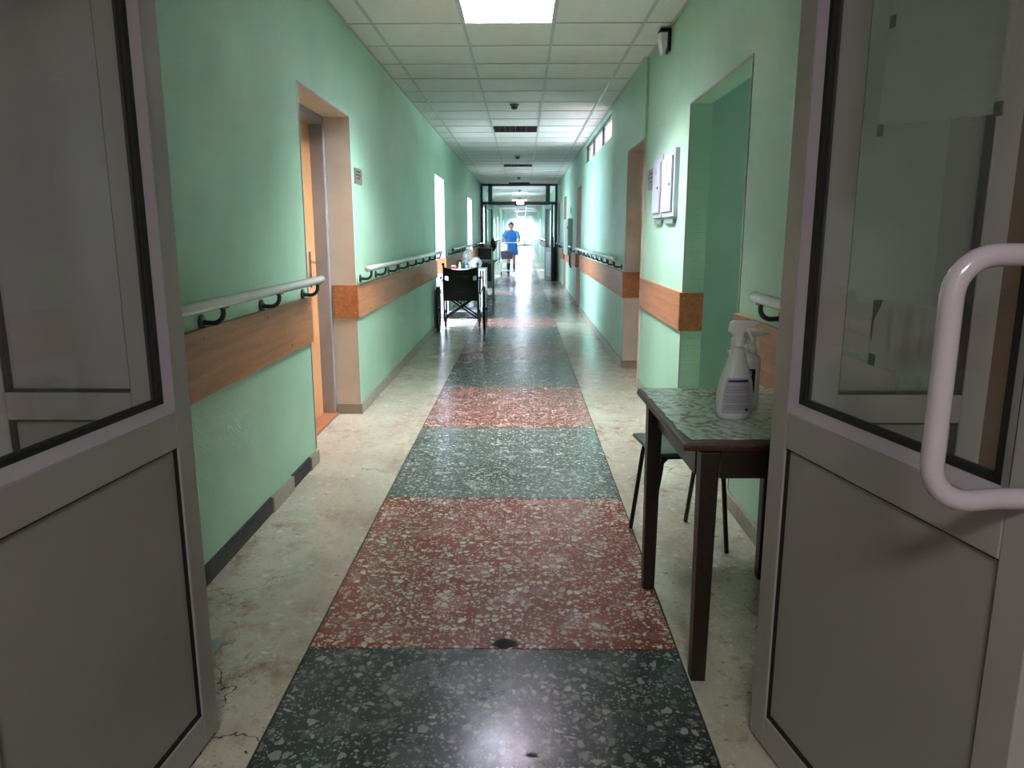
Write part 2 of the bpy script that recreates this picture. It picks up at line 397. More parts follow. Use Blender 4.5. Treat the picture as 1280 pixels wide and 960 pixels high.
B(XR-.018, XR+.15, 7.182, 7.199, 0, .075).build('skirting_tile', BASEM, br2)
# white corner beads on the wall edges
tr = sempty('trim_1', 'thin pale corner beads along the wall edges')
for x, yy, z1 in ((XL, 4.10, 2.07), (XL, 5.28, 2.07), (XL, 10.28, 2.08), (XL, 11.5, 2.08), (XRN, 3.45, 2.05), (XRN, 4.68, 2.05), (XR, 7.2, 2.04)):
    MB().box(x-.004, x+.004, yy-.005, yy+.005, .08, z1).build('corner_bead', ALUD, tr)
for y0, y1, z, x in ((4.10, 5.28, 2.07, XL), (3.45, 4.68, 2.05, XRN), (6.27, 7.2, 2.04, XR)):
    B(x-.004, x+.004, y0, y1, z-.005, z+.005).build('corner_bead', ALUD, tr)

# door recesses
def door(name, label, side, y0, y1, z1, reveal, leafm, depth=.17, closed=True, framed=True):
    s = -1 if side == 'L' else 1; xw = {'L': XL, 'R': XR, 'N': XRN}[side]
    e = sempty(name, label); t = .006
    def X(a, b): return (xw+s*a, xw+s*b)
    B(*X(.001, depth), y0, y0+t, 0, z1).build('reveal_lining', reveal, e)
    B(*X(.001, depth), y1-t, y1, 0, z1).build('reveal_lining', reveal, e)
    B(*X(.001, depth), y0+t, y1-t, z1-t, z1).build('reveal_lining', reveal, e)
    if framed:
        d0, d1 = depth, depth+.1
        for a, b in ((y0, y0+.05), (y1-.05, y1)): B(*X(d0, d1), a, b, 0, z1).build('door_frame', JAMB, e, bevel=.006)
        B(*X(d0, d1), y0+.05, y1-.05, z1-.06, z1).build('door_frame', JAMB, e, bevel=.006)
    if closed:
        lf = B(*X(depth+.09, depth+.13), y0+.05, y1-.05, .01, z1-.06).build('door_leaf', leafm, e)
    return e
d3 = door('door_3', 'orange wooden door in a grey metal frame inside the first left recess', 'L', 4.10, 5.28, 2.07, CREAMP, DOORWOOD)
q = B(XL-.262, XL-.255, 5.06, 5.10, .93, 1.17); q.build('lock_plate', CHROME, d3)
MB().tube([(XL-.26, 5.08, 1.10), (XL-.19, 5.08, 1.10), (XL-.185, 5.06, 1.10), (XL-.185, 4.95, 1.10)], .008, 8).build('lever_handle', CHROME, d3, smooth=True)
B(XL-.30, XL-.15, 4.13, 5.25, 0, .015).build('threshold', wood('brown_threshold', (140, 84, 58), (170, 112, 84)), d3)
d4 = door('door_4', 'open doorway on the left letting daylight across the corridor', 'L', 10.28, 11.5, 2.08, mat('white_reveal_paint', (222, 226, 236), .5), DOORWOOD, closed=False, framed=False)
d5 = door('door_5', 'third doorway on the left close to the far partition', 'L', 16.4, 17.8, 2.06, MATS['white_reveal_paint'], DOORWOOD, closed=False, framed=False)
d6 = door('door_6', 'cream recess with a wooden door on the right past the wall cabinets', 'R', 6.27, 7.2, 2.04, CREAMP, DOORWOOD, depth=.15)
d7 = door('door_7', 'recess on the right beyond the high windows', 'R', 12.75, 13.7, 2.08, CREAMP, DOORWOOD, depth=.15)
d8 = door('door_8', 'recess on the right behind the hanging box', 'R', 17.0, 18.1, 2.12, CREAMP, DOORWOOD, depth=.15)
d9 = door('door_9', 'narrow recess on the right beside the far partition', 'R', 20.0, 20.8, 2.08, CREAMP, DOORWOOD, depth=.15)
# side rooms (closed boxes the daylight comes from)
def room(name, label, x0, x1, y0, y1, m, skip, floorm=CREAM):
    q = MB(); t = .05; z = ZC+.1
    if 'x0' not in skip: q.box(x0-t, x0, y0, y1, 0, z)
    if 'x1' not in skip: q.box(x1, x1+t, y0, y1, 0, z)
    q.box(x0, x1, y0-t, y0, 0, z).box(x0, x1, y1, y1+t, 0, z).box(x0, x1, y0, y1, z-.02, z)
    return struct(q.build(name, m), label)
room('wall_left_room', 'pale walls of the bright room on the left', -4, XL-.171, 9.2, 13.4, ROOMW, ('x1',))
room('wall_left_far_room', 'pale walls of the second bright room on the left', -3.6, XL-.171, 15.4, 19, ROOMW, ('x1',))
room('wall_right_room', 'pale walls of the bright room behind the high windows', XR+.15, 4, 7.6, 12.6, ROOMW, ('x0',))
room('wall_side_passage', 'green walls of the dim passage opening on the right', XRN+.13, 2.5, 3.2, 4.98, ROOMG, ('x0',))
B(2.4, 4.1, 2.5, 13, -.05, -.001).build('floor_right_rooms', CREAM)['kind'] = 'structure'
B(-4.1, -2.38, 3, 20, -.05, -.001).build('floor_left_rooms', CREAM)['kind'] = 'structure'
for i, (a, b) in enumerate(LF):
    door('door_%d' % (10+i), 'distant bright doorway on the left beyond the partition, added for its light', 'L', a, b, 2.07, MATS['white_reveal_paint'], DOORWOOD, closed=False, framed=False)
    room('wall_far_left_niche', 'pale back of an added distant doorway', -1.8, XL-.171, a-.1, b+.1, ROOMW, ('x1',))
for i, (a, b) in enumerate(RF):
    door('door_%d' % (14+i), 'distant bright doorway on the right beyond the partition, added for its light', 'R', a, b, 2.07, MATS['white_reveal_paint'], DOORWOOD, depth=.15, closed=False, framed=False)
    room('wall_far_right_niche', 'pale back of an added distant doorway', XR+.151, 1.6, a-.1, b+.1, ROOMW, ('x0',))

# high windows in the right wall
w2 = sempty('window_2', 'band of three high glazed panes under the ceiling on the right wall')
q = MB()
for yy in (8.60, 9.85, 11.1, 12.07): q.box(XR+.03, XR+.07, yy, yy+.03, 2.34, 2.62)
q.box(XR+.03, XR+.07, 8.6, 12.1, 2.34, 2.36).box(XR+.03, XR+.07, 8.6, 12.1, 2.60, 2.62)
q.build('window_frame', BRK, w2)
PANEG = glass('obscured_window_glass', .45, (.86, .78, .80, 1), .02)
for a, b in ((8.63, 9.85), (9.88, 11.1), (11.13, 12.07)): B(XR+.045, XR+.052, a, b, 2.36, 2.60).build('pane', PANEG, w2)

# hall around the camera
struct(MB().box(-2.5, -1.34, 1.80, 1.86, 0, ZC+.1).build('wall_front_left', BROWNW), 'hall wall left of the glazed doors')
struct(MB().box(1.13, 2.6, 1.80, 1.86, 0, ZC+.1).build('wall_front_right', BROWNW), 'brown hall wall right of the glazed doors')
q = MB().box(-2.5, -2.4, -2.45, 1.8, 0, ZC+.1).box(2.5, 2.6, -2.45, 1.8, 0, ZC+.1).box(-2.5, 2.6, -2.5, -2.4, 0, ZC+.1)
struct(q.build('wall_hall', mat('hall_grey_plaster', (176, 168, 170), .7)), 'plain walls of the hall the camera stands in')
struct(B(-2.4, 2.5, -2.4, YP-.09, ZC, ZC+.02).build('ceiling_hall', CEILT), 'plain hall ceiling before the doors')

# ---------------------------------------------------------------- suspended ceiling
ce = sempty('ceiling', 'suspended ceiling of pale square tiles in a metal grid', (0, 0, 0))
GX = [XL, -1.0, -.395, .205, .802, XRN]; Y0 = 5.305-.6*6
tile_me = {}
rows = int((YF-Y0)/.6)+1
LIGHTROWS = {5+9*k for k in range(20)}
for j in range(rows):
    ya = Y0+.6*j; yb = min(ya+.6, YF)
    for i in range(5):
        if i == 2 and j in LIGHTROWS: continue
        xa, xb = GX[i], GX[i+1]; key = (i, round(yb-ya, 2))
        if key not in tile_me:
            o = B(xa+.004, xb-.004, .004, yb-ya-.004, .0, .015).build('ceiling_tile', CEILT, ce, (0, ya, ZC+.003)); tile_me[key] = o.data
        else:
            o = bpy.data.objects.new('ceiling_tile', tile_me[key]); COL.objects.link(o); o.parent = ce
            o.location = (0, ya, ZC+.003)
        o.location.z += random.uniform(0, .002)
q = MB()
n2 = int((YE-YF)/.6)+1
for j in range(rows, rows+n2):
    ya = Y0+.6*j
    for i in range(5):
        if i == 2 and j in LIGHTROWS: continue
        q.box(GX[i]+.004, min(GX[i+1], XR)-.004, ya+.004, ya+.596, ZC+.003, ZC+.015)
q.build('distant_tiles', CEILT, ce, kind='stuff')
q = MB()
for x in GX[1:-1]: q.box(x-.011, x+.011, Y0, YE, ZC-.001, ZC+.0025)
q.box(XL, XL+.02, YP, YE, ZC-.001, ZC+.0025).box(XR-.02, XR, 6.27, YE, ZC-.001, ZC+.0025).box(XRN-.02, XRN, YP, 6.27, ZC-.001, ZC+.0025)
q.build('main_grid_bars', TBAR, ce)
q = MB()
for j in range(rows+n2):
    ya = Y0+.6*j
    q.box(XL, XR, ya-.006, ya+.006, ZC-.0005, ZC+.002)
q.build('cross_grid_bars', TBAR, ce, kind='stuff')
# light fittings
def fitting(y0, lit, label, grp=None):
    t = thing('ceiling_light', label, 'ceiling light', (-.095, y0+.3, ZC), 0, grp)
    a = .292
    tray = MB().box(-a, a, -a, a, .085, .095)
    for s in (-1, 1): tray.box(s*a, s*(a-.006), -a, a, .0, .085).box(-a, a, s*a, s*(a-.006), .0, .085)
    tray.build('tray', LOUV if lit else FIXD, t)
    for i in range(4):
        x = -.21+.14*i
        MB().tube([(x, -.275, .066), (x, .275, .066)], .013, 10).build('tube', (TUBEL if i < 2 else TUBEW) if lit else mat('unlit_tube', (120, 108, 104), .3), t, smooth=True)
    l = MB()
    for i in range(9): x = -.286+.0715*i; w_ = .003 if i % 2 == 0 else .0012; l.box(x-w_, x+w_, -.286, .286, .002, .044)
    for i in range(13 if y0 < 12 else 7): yy = -.286+.572*i/(12 if y0 < 12 else 6); l.box(-.286, .286, yy-.0016, yy+.0016, .004, .040)
    l.build('louvre', mat('painted_shadow_louvre', (140, 134, 144), .5) if lit else FIXD, t)  # lit fitting: blade shadow put into the colour so the grid shows
    return t
fitting(Y0+.6*5, True, 'lit square fluorescent ceiling light nearest the doors')
fitting(Y0+.6*14, False, 'unlit brown louvred ceiling light between the near lit one and the partition')
fitting(Y0+.6*23, False, 'unlit louvred ceiling light, second dark one from the doors')
fitting(Y0+.6*32, False, 'unlit louvred ceiling light just before the far partition')
for k in range(4, 14):
    fitting(Y0+.6*(5+9*k), k in (4, 5, 8, 11), ('%s ceiling light beyond the far partition, number %d in the row from the partition' % ('bright' if k in (4, 5, 8, 11) else 'unlit', k-3)).replace('number 1 ', 'first ').replace('number 2 ', 'second ').replace('number 3 ', 'third ').replace('number 4 ', 'fourth ').replace('number 5 ', 'fifth ').replace('number 6 ', 'sixth ').replace('number 7 ', 'seventh ').replace('number 8 ', 'eighth ').replace('number 9 ', 'ninth ').replace('number 10 ', 'tenth '), 'distant ceiling lights')
DET = mat('yellowed_detector_plastic', (120, 122, 104), .5)
def detector(y, label, grp=None):
    t = thing('smoke_detector', label, 'smoke detector', (-.09, y, ZC), 0, grp)
    MB().lathe([(.05, .001), (.052, -.012), (.04, -.02)], seg=16).build('base', DET, t, smooth=True)
    MB().lathe([(.03, -.02), (.036, -.03), (.034, -.045), (.018, -.052)], seg=16).build('sensor_head', mat('dark_detector_head', (66, 72, 62), .5), t, smooth=True)
detector(8.45, 'small round smoke detector on the ceiling nearest the camera')
detector(13.9, 'small smoke detector on the ceiling, second from the camera')
detector(19.0, 'small smoke detector on the ceiling just before the far partition')
for y, w_ in ((24.6, 'nearest'), (30, 'second'), (35.4, 'third')): detector(y, 'tiny smoke detector on the ceiling beyond the far partition, %s of three' % w_, 'distant smoke detectors')

# ---------------------------------------------------------------- glazed partitions and door leaves
def leaf(name, label, hinge, direc, width, alu, bead, panel, gl, inner, handle=None, ztop=2.07):
    """door leaf in local coords: +x along the leaf from the hinge, inner face on side `inner` (+1/-1) of local y"""
    d = Vector(direc).normalized(); ang = math.atan2(d.y, d.x)
    e = sempty(name, label, (hinge[0], hinge[1], 0), ang); T = .022; w = width
    def bx(s0, s1, z0, z1, nm, m, t0=-T, t1=T, bev=.003): return MB().box(s0, s1, t0, t1, z0, z1).build(nm, m, e, bevel=bev)
    bx(0, .068, .012, ztop, 'stile', alu); bx(w-.068, w, .012, ztop, 'stile', alu)
    bx(.068, w-.068, .012, .095, 'rail', alu); bx(.068, w-.068, .80, .885, 'rail', alu); bx(.068, w-.068, ztop-.08, ztop, 'rail', alu)
    # glazing beads, sloping in to the glass
    g0, g1, z0, z1 = .068, w-.068, .885, ztop-.08; bw = .026
    for sd in (-1, 1):
        q = MB(); yo, yi = sd*T*.98, sd*T*.45
        def bead4(a, b, c_, d_): q.add([a, b, c_, d_], [(0, 1, 2, 3)])
        bead4((g0, yo, z0), (g0, yo, z1), (g0+bw, yi, z1-bw), (g0+bw, yi, z0+bw)); bead4((g1, yo, z0), (g1, yo, z1), (g1-bw, yi, z1-bw), (g1-bw, yi, z0+bw))
        bead4((g0, yo, z0), (g1, yo, z0), (g1-bw, yi, z0+bw), (g0+bw, yi, z0+bw)); bead4((g0, yo, z1), (g1, yo, z1), (g1-bw, yi, z1-bw), (g0+bw, yi, z1-bw))
        q.build('glazing_bead', bead, e, fix=False)
        q = MB(); gw = .0135; a0, a1, b0, b1 = g0+bw, g1-bw, z0+bw, z1-bw; y0_, y1_ = sorted((sd*T*.2, sd*T*.5))
        q.box(a0, a0+gw, y0_, y1_, b0, b1).box(a1-gw, a1, y0_, y1_, b0, b1).box(a0, a1, y0_, y1_, b0, b0+gw*.8).box(a0, a1, y0_, y1_, b1-gw, b1)
        q.build('gasket', RUBBER, e)
    B(g0+bw, g1-bw, -.003, .003, z0+bw, z1-bw).build('glass_pane', gl, e)
    B(.076, w-.076, -T*.6, T*.6, .105, .797).build('lower_panel', panel, e)
    q = MB()
    for sd in (-1, 1):
        y0_, y1_ = sorted((sd*T*.3, sd*T*.75))
        q.box(.068, .080, y0_, y1_, .095, .80).box(w-.070, w-.068, y0_, y1_, .095, .80).box(.068, w-.068, y0_, y1_, .095, .108).box(.068, w-.068, y0_, y1_, .796, .80)
    q.build('panel_gap_shade', RUBBER, e)  # black strips stand in for the shaded gap round the lower panel
    return e
def partition(prefix, n0, y, xl0, xl1, xr1, xr0, alu, bead, panel, glL, glR, lab):
    """xl0 outer left, xl1 left door post inner face, xr1, xr0 the same on the right"""
    e = sempty(prefix, lab); pw = .115; T0, T1 = y, y+.05
    def bx(x0, x1, z0, z1, nm='post', m=alu, t=0): return B(x0, x1, T0+t, T1-t, z0, z1).build(nm, m, e, bevel=.003)
    bx(xl1-pw, xl1, 0, ZC); bx(xr1, xr1+pw, 0, ZC)
    bx(xl0, xl0+.06, 0, ZC); bx(xr0-.06, xr0, 0, ZC)
    bx(xl1, xr1, 2.08, 2.17, 'header'); bx(xl0+.06, xr0-.06, ZC-.06, ZC, 'header')
    bx(xl1, xr1, 2.17, ZC-.06, 'transom_glass', glR, .022)
    for a, b, g in ((xl0+.06, xl1-pw, glL), (xr1+pw, xr0-.06, glR)):
        bx(a, b, .835, .905, 'rail'); bx(a, b, 0, .08, 'rail'); bx(a, b, 2.08, 2.17, 'rail')
        bx(a, b, .08, .835, 'lower_panel', panel, .015); bx(a, b, .905, 2.08, 'sidelight_glass', g, .022); bx(a, b, 2.17, ZC-.06, 'sidelight_glass', g, .022)
        q = MB(); gx = .012 
        side_l = a; side_r = b
        wl_, wr_ = (.012, .002) if a < 0 else (.002, .012)
        q.box(a, a+wl_, T0+.004, T0+.02, .905, 2.08).box(b-wr_, b, T0+.004, T0+.02, .905, 2.08).box(a, b, T0+.004, T0+.02, .905, .912).box(a, b, T0+.004, T0+.02, .830, .835).box(a, a+wl_, T0+.004, T0+.02, .08, .835).box(b-wr_, b, T0+.004, T0+.02, .08, .835)
        q.build('gasket', RUBBER, e)
    return e
partition('trim_2', 0, 1.78, -1.34, -.85, .655, 1.13, ALU, ALUD, PANELM, SIDEG, SIDEG2, 'aluminium partition with sidelights the near doors hang in')
L1 = leaf('door_1', 'open glazed aluminium door leaf on the left edge of the photo', (-.818, 1.735), (-.09, -1), .735, ALU, ALUD, PANELM, GLASS, 1)
L2 = leaf('door_2', 'open glazed aluminium door leaf on the right with a white pull handle', (.6225, 1.752), (.19, -1), .755, ALU, ALUD, PANELM, GLASS, 1)
# pull handle on the right leaf, bracket arms reaching into the opening (leaf-local: x along leaf, -y towards the corridor middle)
d = Vector((.19, -1)).normalized(); nrm = Vector((-d.y, d.x))   # local +y
def to_local(p): v = Vector((p[0]-.6225, p[1]-1.752)); return (v.dot(d), v.dot(nrm), p[2])
gx, gy = .582, 1.02
pts = []
ax = .80; za, zb = 1.262, .915; rr = .055
pts.append(to_local((ax, 1.04, za)))
pts.append(to_local((gx+rr+.05, 1.035, za)))
for i in range(7): a = pi/2*i/6; pts.append(to_local((gx+rr-rr*sin(a), gy, za-rr+rr*cos(a))))
for i in range(7): a = pi/2*i/6; pts.append(to_local((gx+rr-rr*cos(a), gy, zb+rr-rr*sin(a))))
pts.append(to_local((gx+rr+.05, 1.035, zb-.002))); pts.append(to_local((ax, 1.04, zb-.004)))
MB().tube(pts, .0158, 18).build('pull_handle', HANDLEM, L2, smooth=True)
# hinge knuckles
for e_, z in ((L1, 1.50), (L2, 1.78), (L1, .35), (L2, .35)):
    MB().tube([(-.006, 0, z), (-.006, 0, z+.075)], .007, 10).build('hinge', RUBBER if e_ is L1 else CHROME, e_, smooth=True)
# papers taped to the glass of the right leaf
yy = .006
def leafsheet(pts, label, name='notice_sheet'):
    o = MB().prism(pts, yy, yy+.0008, lambda u, v, w: (u, w, v)).build(name, PAPERM, L2); o['label'] = label; return o
s1 = leafsheet([(.262, 1.492), (.556, 1.470), (.570, 1.96), (.276, 1.97)], 'large thin paper taped to the upper glass')
s2 = leafsheet([(.292, 1.035), (.50, 1.042), (.50, 1.165), (.298, 1.168)], 'small faded notice with red marks')
TAPE = mat('dark_tape', (56, 62, 56), .5)
for u, v in ((.277, 1.672), (.268, 1.482), (.548, 1.478)): MB().prism([(u-.008, v-.011), (u+.008, v-.011), (u+.008, v+.011), (u-.008, v+.011)], yy-.001, yy+.002, lambda a, b, w: (a, w, b)).build('tape', TAPE, s1)
MB().prism([(.299, 1.038), (.318, 1.036), (.318, 1.058), (.300, 1.06)], yy-.001, yy+.002, lambda a, b, w: (a, w, b)).build('tape', TAPE, s2)
MB().prism([(.298, 1.163), (.325, 1.166), (.312, 1.140), (.303, 1.125), (.302, 1.085), (.299, 1.085)], yy-.001, yy+.002, lambda a, b, w: (a, w, b)).build('torn_corner', TAPE, s2)
LINEM = mat('faint_print', (58, 62, 58), .8)
q = MB()
for i in range(9):
    z = 1.53+.045*i; u = .30
    while u < .53:
        w_ = random.uniform(.01, .04); q.box(u, min(u+w_, .545), yy+.001, yy+.0016, z-.08*(u-.3), z+.005-.08*(u-.3)); u += w_+.008
q.build('faint_lines', LINEM, s1, kind='stuff')
q = MB()
for u in (.345, .39, .40, .43): q.box(u, u+.008, yy+.001, yy+.0016, 1.07, 1.155)
q.build('faint_lines', LINEM, s2, kind='stuff')
text('red_marks', '!!!', .045, mat('red_print', (120, 36, 34), .6), s2, (.385, yy+.003, 1.072), (pi/2, 0, pi), .0003)

# far partition
partition('trim_3', 0, YF, XL+.002, -.85, .655, XR-.002, FARALU, FARALU, FARALU, FARG, FARG, 'grey aluminium partition with transom far down the corridor')
leaf('door_18', 'open left leaf of the far grey partition', (-.845, YF-.03), (-.22, -1), .74, FARALU, FARALU, FARALU, FARG, 1)
L4 = leaf('door_19', 'open right leaf of the far grey partition', (.650, YF-.03), (.22, -1), .74, FARALU, FARALU, mat('lit_grey_door_panel', (140, 156, 156), .4), FARG, 1)  # this panel is coloured paler for the light falling on it
MB().tube([(.60, .02, .9), (.60, .07, .9), (.60, .07, 1.2), (.60, .02, 1.2)], .012, 8).build('pull_handle', RUBBER, L4, smooth=True)
es = thing('exit_sign', 'small lit white sign box on the far partition header', 'sign', (-.06, YF-.025, 2.135))
B(-.10, .10, -.02, .024, -.042, .042).build('housing', BRK, es); B(-.092, .092, -.023, -.0205, -.034, .034).build('lit_face', SIGNL, es)
bg = tag(MB().tube([(0, 0, 0), (.0, -.01, -.12), (.02, -.01, -.25), (.0, 0, -.36)], [.02, .07, .085, .03], 10).build('black_bag', BLACKF, None, (-.80, 20.6, 1.18), smooth=True), 'small black bag hanging on the left leaf of the far partition', 'bag')

# ---------------------------------------------------------------- wall guard boards and handrails
SCREW = mat('brass_screw_cap', (176, 132, 90), .35, .5)
def guard(label, side, y0, y1, z0=.70, z1=.935, ret0=None, ret1=None, joint=2.2, xw=None):
    s = 1 if side == 'L' else -1
    if xw is None: xw = XL if side == 'L' else XR
    t = thing('wall_guard_board', label, 'wall guard', (xw, y0, z0)); hh = z1-z0
    y = 0; L = y1-y0
    while y < L-.01:
        ye = min(y+joint, L)
        if L-ye < .4: ye = L
        MB().box(0, s*.02, y+.001, ye-.001, 0, hh).build('board', GUARD, t, bevel=.002); y = ye
    q = MB(); n = max(2, int(L/.33))
    for i in range(n+1):
        yy = .05+(L-.1)*i/n
        z = (.035 if i % 2 else hh-.035)
        q.lathe([(.007, s*.02), (.006, s*.023)], (0, yy, z), 8, 'X')
    for yy in (.04, L-.04):
        for z in (.035, hh-.035): q.lathe([(.007, s*.02), (.006, s*.023)], (0, yy, z), 8, 'X')
    for rt, yy, sg in ((ret0, 0, 1), (ret1, L, -1)):
        if rt:
            MB().box(s*.02, -s*rt, yy-sg*.018, yy, 0, hh).build('return_board', GUARD, t, bevel=.002)
            for u in (.025, rt-.02):
                for z in (.035, hh-.035): q.lathe([(.008, yy-sg*.018), (.006, yy-sg*.021)], (-s*u+(s*.02 if u < .03 else 0), 0, z), 8, 'Y')
    q.build('screws', SCREW, t, kind='stuff')
    return t
guard('brown guard board under the nearest left handrail', 'L', 1.95, 4.10, .70, .95)
guard('brown guard board on the left wall between the wooden door and the daylit doorway', 'L', 5.28, 10.28, .70, .935, ret0=.16)
guard('brown guard board on the left wall behind the wheelchair and jug', 'L', 11.5, 16.4, .69, .93, ret0=.12)
guard('brown guard board on the left wall just before the far partition', 'L', 17.8, 21.4, .69, .93, ret0=.12)
guard('brown guard board behind the spray bottles on the near right wall', 'R', 1.95, 3.45, .68, .93, xw=XRN)
guard('short brown guard board below the two white wall cabinets', 'R', 4.68, 6.27, .69, .93, ret0=.13, xw=XRN)
guard('brown guard board on the right wall below the high windows', 'R', 7.2, 12.75, .685, .93, ret0=.15)
guard('brown guard board on the right wall below the hanging box', 'R', 13.7, 17.0, .69, .93, ret0=.14)
guard('short brown guard board on the right just before the far partition', 'R', 18.1, 20.0, .69, .93, ret0=.14)
guard('distant brown guard board on the left beyond the partition', 'L', 23.8, 36, .69, .93)
guard('distant brown guard board on the right beyond the partition', 'R', 21.6, 26.5, .69, .93)
guard('farther brown guard board on the right beyond the first distant doorway', 'R', 27.5, 41.5, .69, .93)

def rail(label, side, y0, y1, first=.3, step=.63, z=1.045, off=.085, xw=None, n=99, low=False):
    s = 1 if side == 'L' else -1
    if xw is None: xw = XL if side == 'L' else XR
    t = thing('handrail', label, 'handrail', (xw, y0, z)); L = y1-y0
    MB().tube([(s*off, 0, 0), (s*off, L, 0)], .021, 16 if not low else 8).build('rail', RAILM, t, smooth=True)
    for yy, sg in ((0, -1), (L, 1)):
        MB().lathe([(.0225, yy), (.0225, yy+sg*.012), (.012, yy+sg*.02)], (s*off, 0, 0), 14, 'Y').build('end_cap', BRK if (low or sg < 0 and side == 'L' and y0 > 11) else RAILM, t, smooth=True)
    yy = first
    me = None
    while yy < L-.05:
        if me is None:
            q = MB(); pts = [(0, 0, -.075), (s*.045, 0, -.078)]
            for i in range(1, 6): a = pi/2*i/5; pts.append((s*(.045+.04*sin(a)), 0, -.078+.04*(1-cos(a))))
            pts.append((s*off, 0, -.018))
            q.tube(pts, .0095, 8); q.lathe([(.03, 0), (.03, s*.006), (.022, s*.010)], (0, 0, -.075), 14, 'X')
            q.box(s*off-.012, s*off+.012, -.028, .028, -.024, -.017)
            o = q.build('bracket', BRK, t, (0, yy, 0), smooth=True); me = o.data
        else:
            o = bpy.data.objects.new('bracket', me); COL.objects.link(o); o.parent = t; o.location = (0, yy, 0)
        yy += step
    return t
rail('pale grey handrail nearest the camera on the left wall', 'L', 1.95, 4.06, .12, .64)
rail('long pale handrail on the left wall leading to the wheelchair', 'L', 5.32, 10.2, .12, .58)
rail('pale handrail on the left wall above the white table', 'L', 11.9, 16.2, .15, .6)
rail('short pale handrail on the left wall beside the far partition', 'L', 17.9, 21.4, .15, .7)
rail('pale handrail behind the table on the near right wall', 'R', 1.95, 2.95, .42, .5, xw=XRN)
rail('pale handrail on the right wall below the high windows', 'R', 7.3, 12.6, .12, .58)
rail('pale handrail on the right wall before the far partition', 'R', 13.9, 14.6, .15, .5)
rail('short pale handrail on the right wall past the hanging box', 'R', 18.2, 19.9, .15, .6)
rail('distant pale handrail on the left beyond the partition', 'L', 24.0, 35.8, .3, .8, low=True)
rail('distant pale handrail on the right beyond the partition', 'R', 22.5, 26.3, .3, .8, low=True)
rail('farther pale handrail on the right beyond the first distant doorway', 'R', 27.8, 41.2, .3, 1.2, low=True)

# ---------------------------------------------------------------- wall fittings
def plate(label, side, yc, zc, w, h, xw):
    s = 1 if side == 'L' else -1
    t = thing('door_plate', label, 'sign', (xw, yc, zc))
    MB().prism([(-w/2+.01, -h/2), (w/2-.01, -h/2), (w/2, -h/2+.01), (w/2, h/2-.01), (w/2-.01, h/2), (-w/2+.01, h/2), (-w/2, h/2-.01), (-w/2, -h/2+.01)], 0, .006, lambda u, v, w_: (s*w_, u, v)).build('plate', PLATE, t)
    q = MB()
    for i, (a, b, z) in enumerate(((-.3, .25, .28), (-.35, .32, .08), (-.2, .2, -.12))):
        u = a*w
        while u < b*w: l = random.uniform(.01, .03); q.box(s*.006, s*.0068, u, min(u+l, b*w), z*h-.006, z*h+.006); u += l+.006
    q.build('engraved_lines', PRINT, t, kind='stuff')
plate('small brown name plate right of the wooden door on the left wall', 'L', 5.50, 1.69, .24, .11, XL)
plate('small brown name plate left of the white wall cabinets', 'R', 5.98, 1.70, .26, .155, XRN)
plate('tiny brown name plate on the right wall before the far partition', 'R', 15.4, 1.75, .22, .12, XR)
def cabinet(label, y0, y1, z0, z1):
    t = thing('wall_cabinet', label, 'cabinet', (XRN, y0, z0), 0, 'pair of white wall cabinets'); L = y1-y0; h = z1-z0
    B(0, -.03, 0, L, 0, h).build('body', STEELW, t, bevel=.002)
    dr = B(-.03, -.042, .05, L-.035, .035, h-.045).build('door', STEELW, t, bevel=.002)
    q = MB(); q.box(-.0301, -.031, .044, .05, .03, h-.04).box(-.0301, -.031, .044, L-.03, .028, .034); q.build('painted_gap_shadow', BRK, t)  # dark strips painted as the shadow line beside and below the door
    MB().lathe([(.010, -.042), (.009, -.048)], (0, .10, h*.48), 10, 'X').build('lock', BRK, dr)
    q = MB()
    q.tube([(-.0425, L/2+.03*cos(2*pi*i/14), h-.10+.03*sin(2*pi*i/14)) for i in range(14)], .0025, 5, closed=True); q.build('round_mark', ALUD, dr)
    return t
cabinet('white narrow wall cabinet nearer the passage opening', 4.93, 5.33, 1.40, 1.83)
cabinet('white narrow wall cabinet beside the brown name plate', 5.36, 5.72, 1.40, 1.83)
for y0, y1 in ((4.98, 5.28), (5.42, 5.68)):
    tag(B(XRN-.02, XRN, y0, y1, 1.355, 1.385).build('cable_trunk', mat('grey_green_trunking', (112, 132, 122), .5)), 'short grey-green strip under the %s white wall cabinet' % ('nearer' if y0 < 5.2 else 'farther'), 'trunking')
t = thing('alarm_speaker', 'white wedge speaker on a dark bracket high on the right wall', 'speaker', (XRN, 5.44, 2.53))
B(0, -.018, -.05, .05, -.03, .115).build('bracket', BLACKM, t, bevel=.003)
B(0, -.075, -.05, .05, .098, .115).build('bracket_arm', BLACKM, t, bevel=.003)
MB().prism([(-.02, .095), (-.085, .09), (-.075, .03), (-.055, -.05), (-.022, 0)], -.045, .045, lambda u, v, w: (u, w, v)).build('housing', WHITEPL, t, bevel=.01)
t = thing('wall_panel_box', 'pale green box hanging on the right wall before the partition', 'box', (XR, 14.9, .86))
B(0, -.09, 0, 1.4, 0, .72).build('body', mat('pale_green_box_paint', (168, 200, 184), .4), t, bevel=.006)
MB().lathe([(.03, -.09), (.03, -.10)], (0, .12, .55), 14, 'X').build('black_lens', RUBBER, t)
B(-.01, -.05, .15, .25, -.19, 0).build('cable_duct', BRK, t)
tag(B(XR-.03, XR, 15.1, 15.16, .62, .67).build('socket_box', BRK), 'small dark socket under the hanging green box', 'socket')

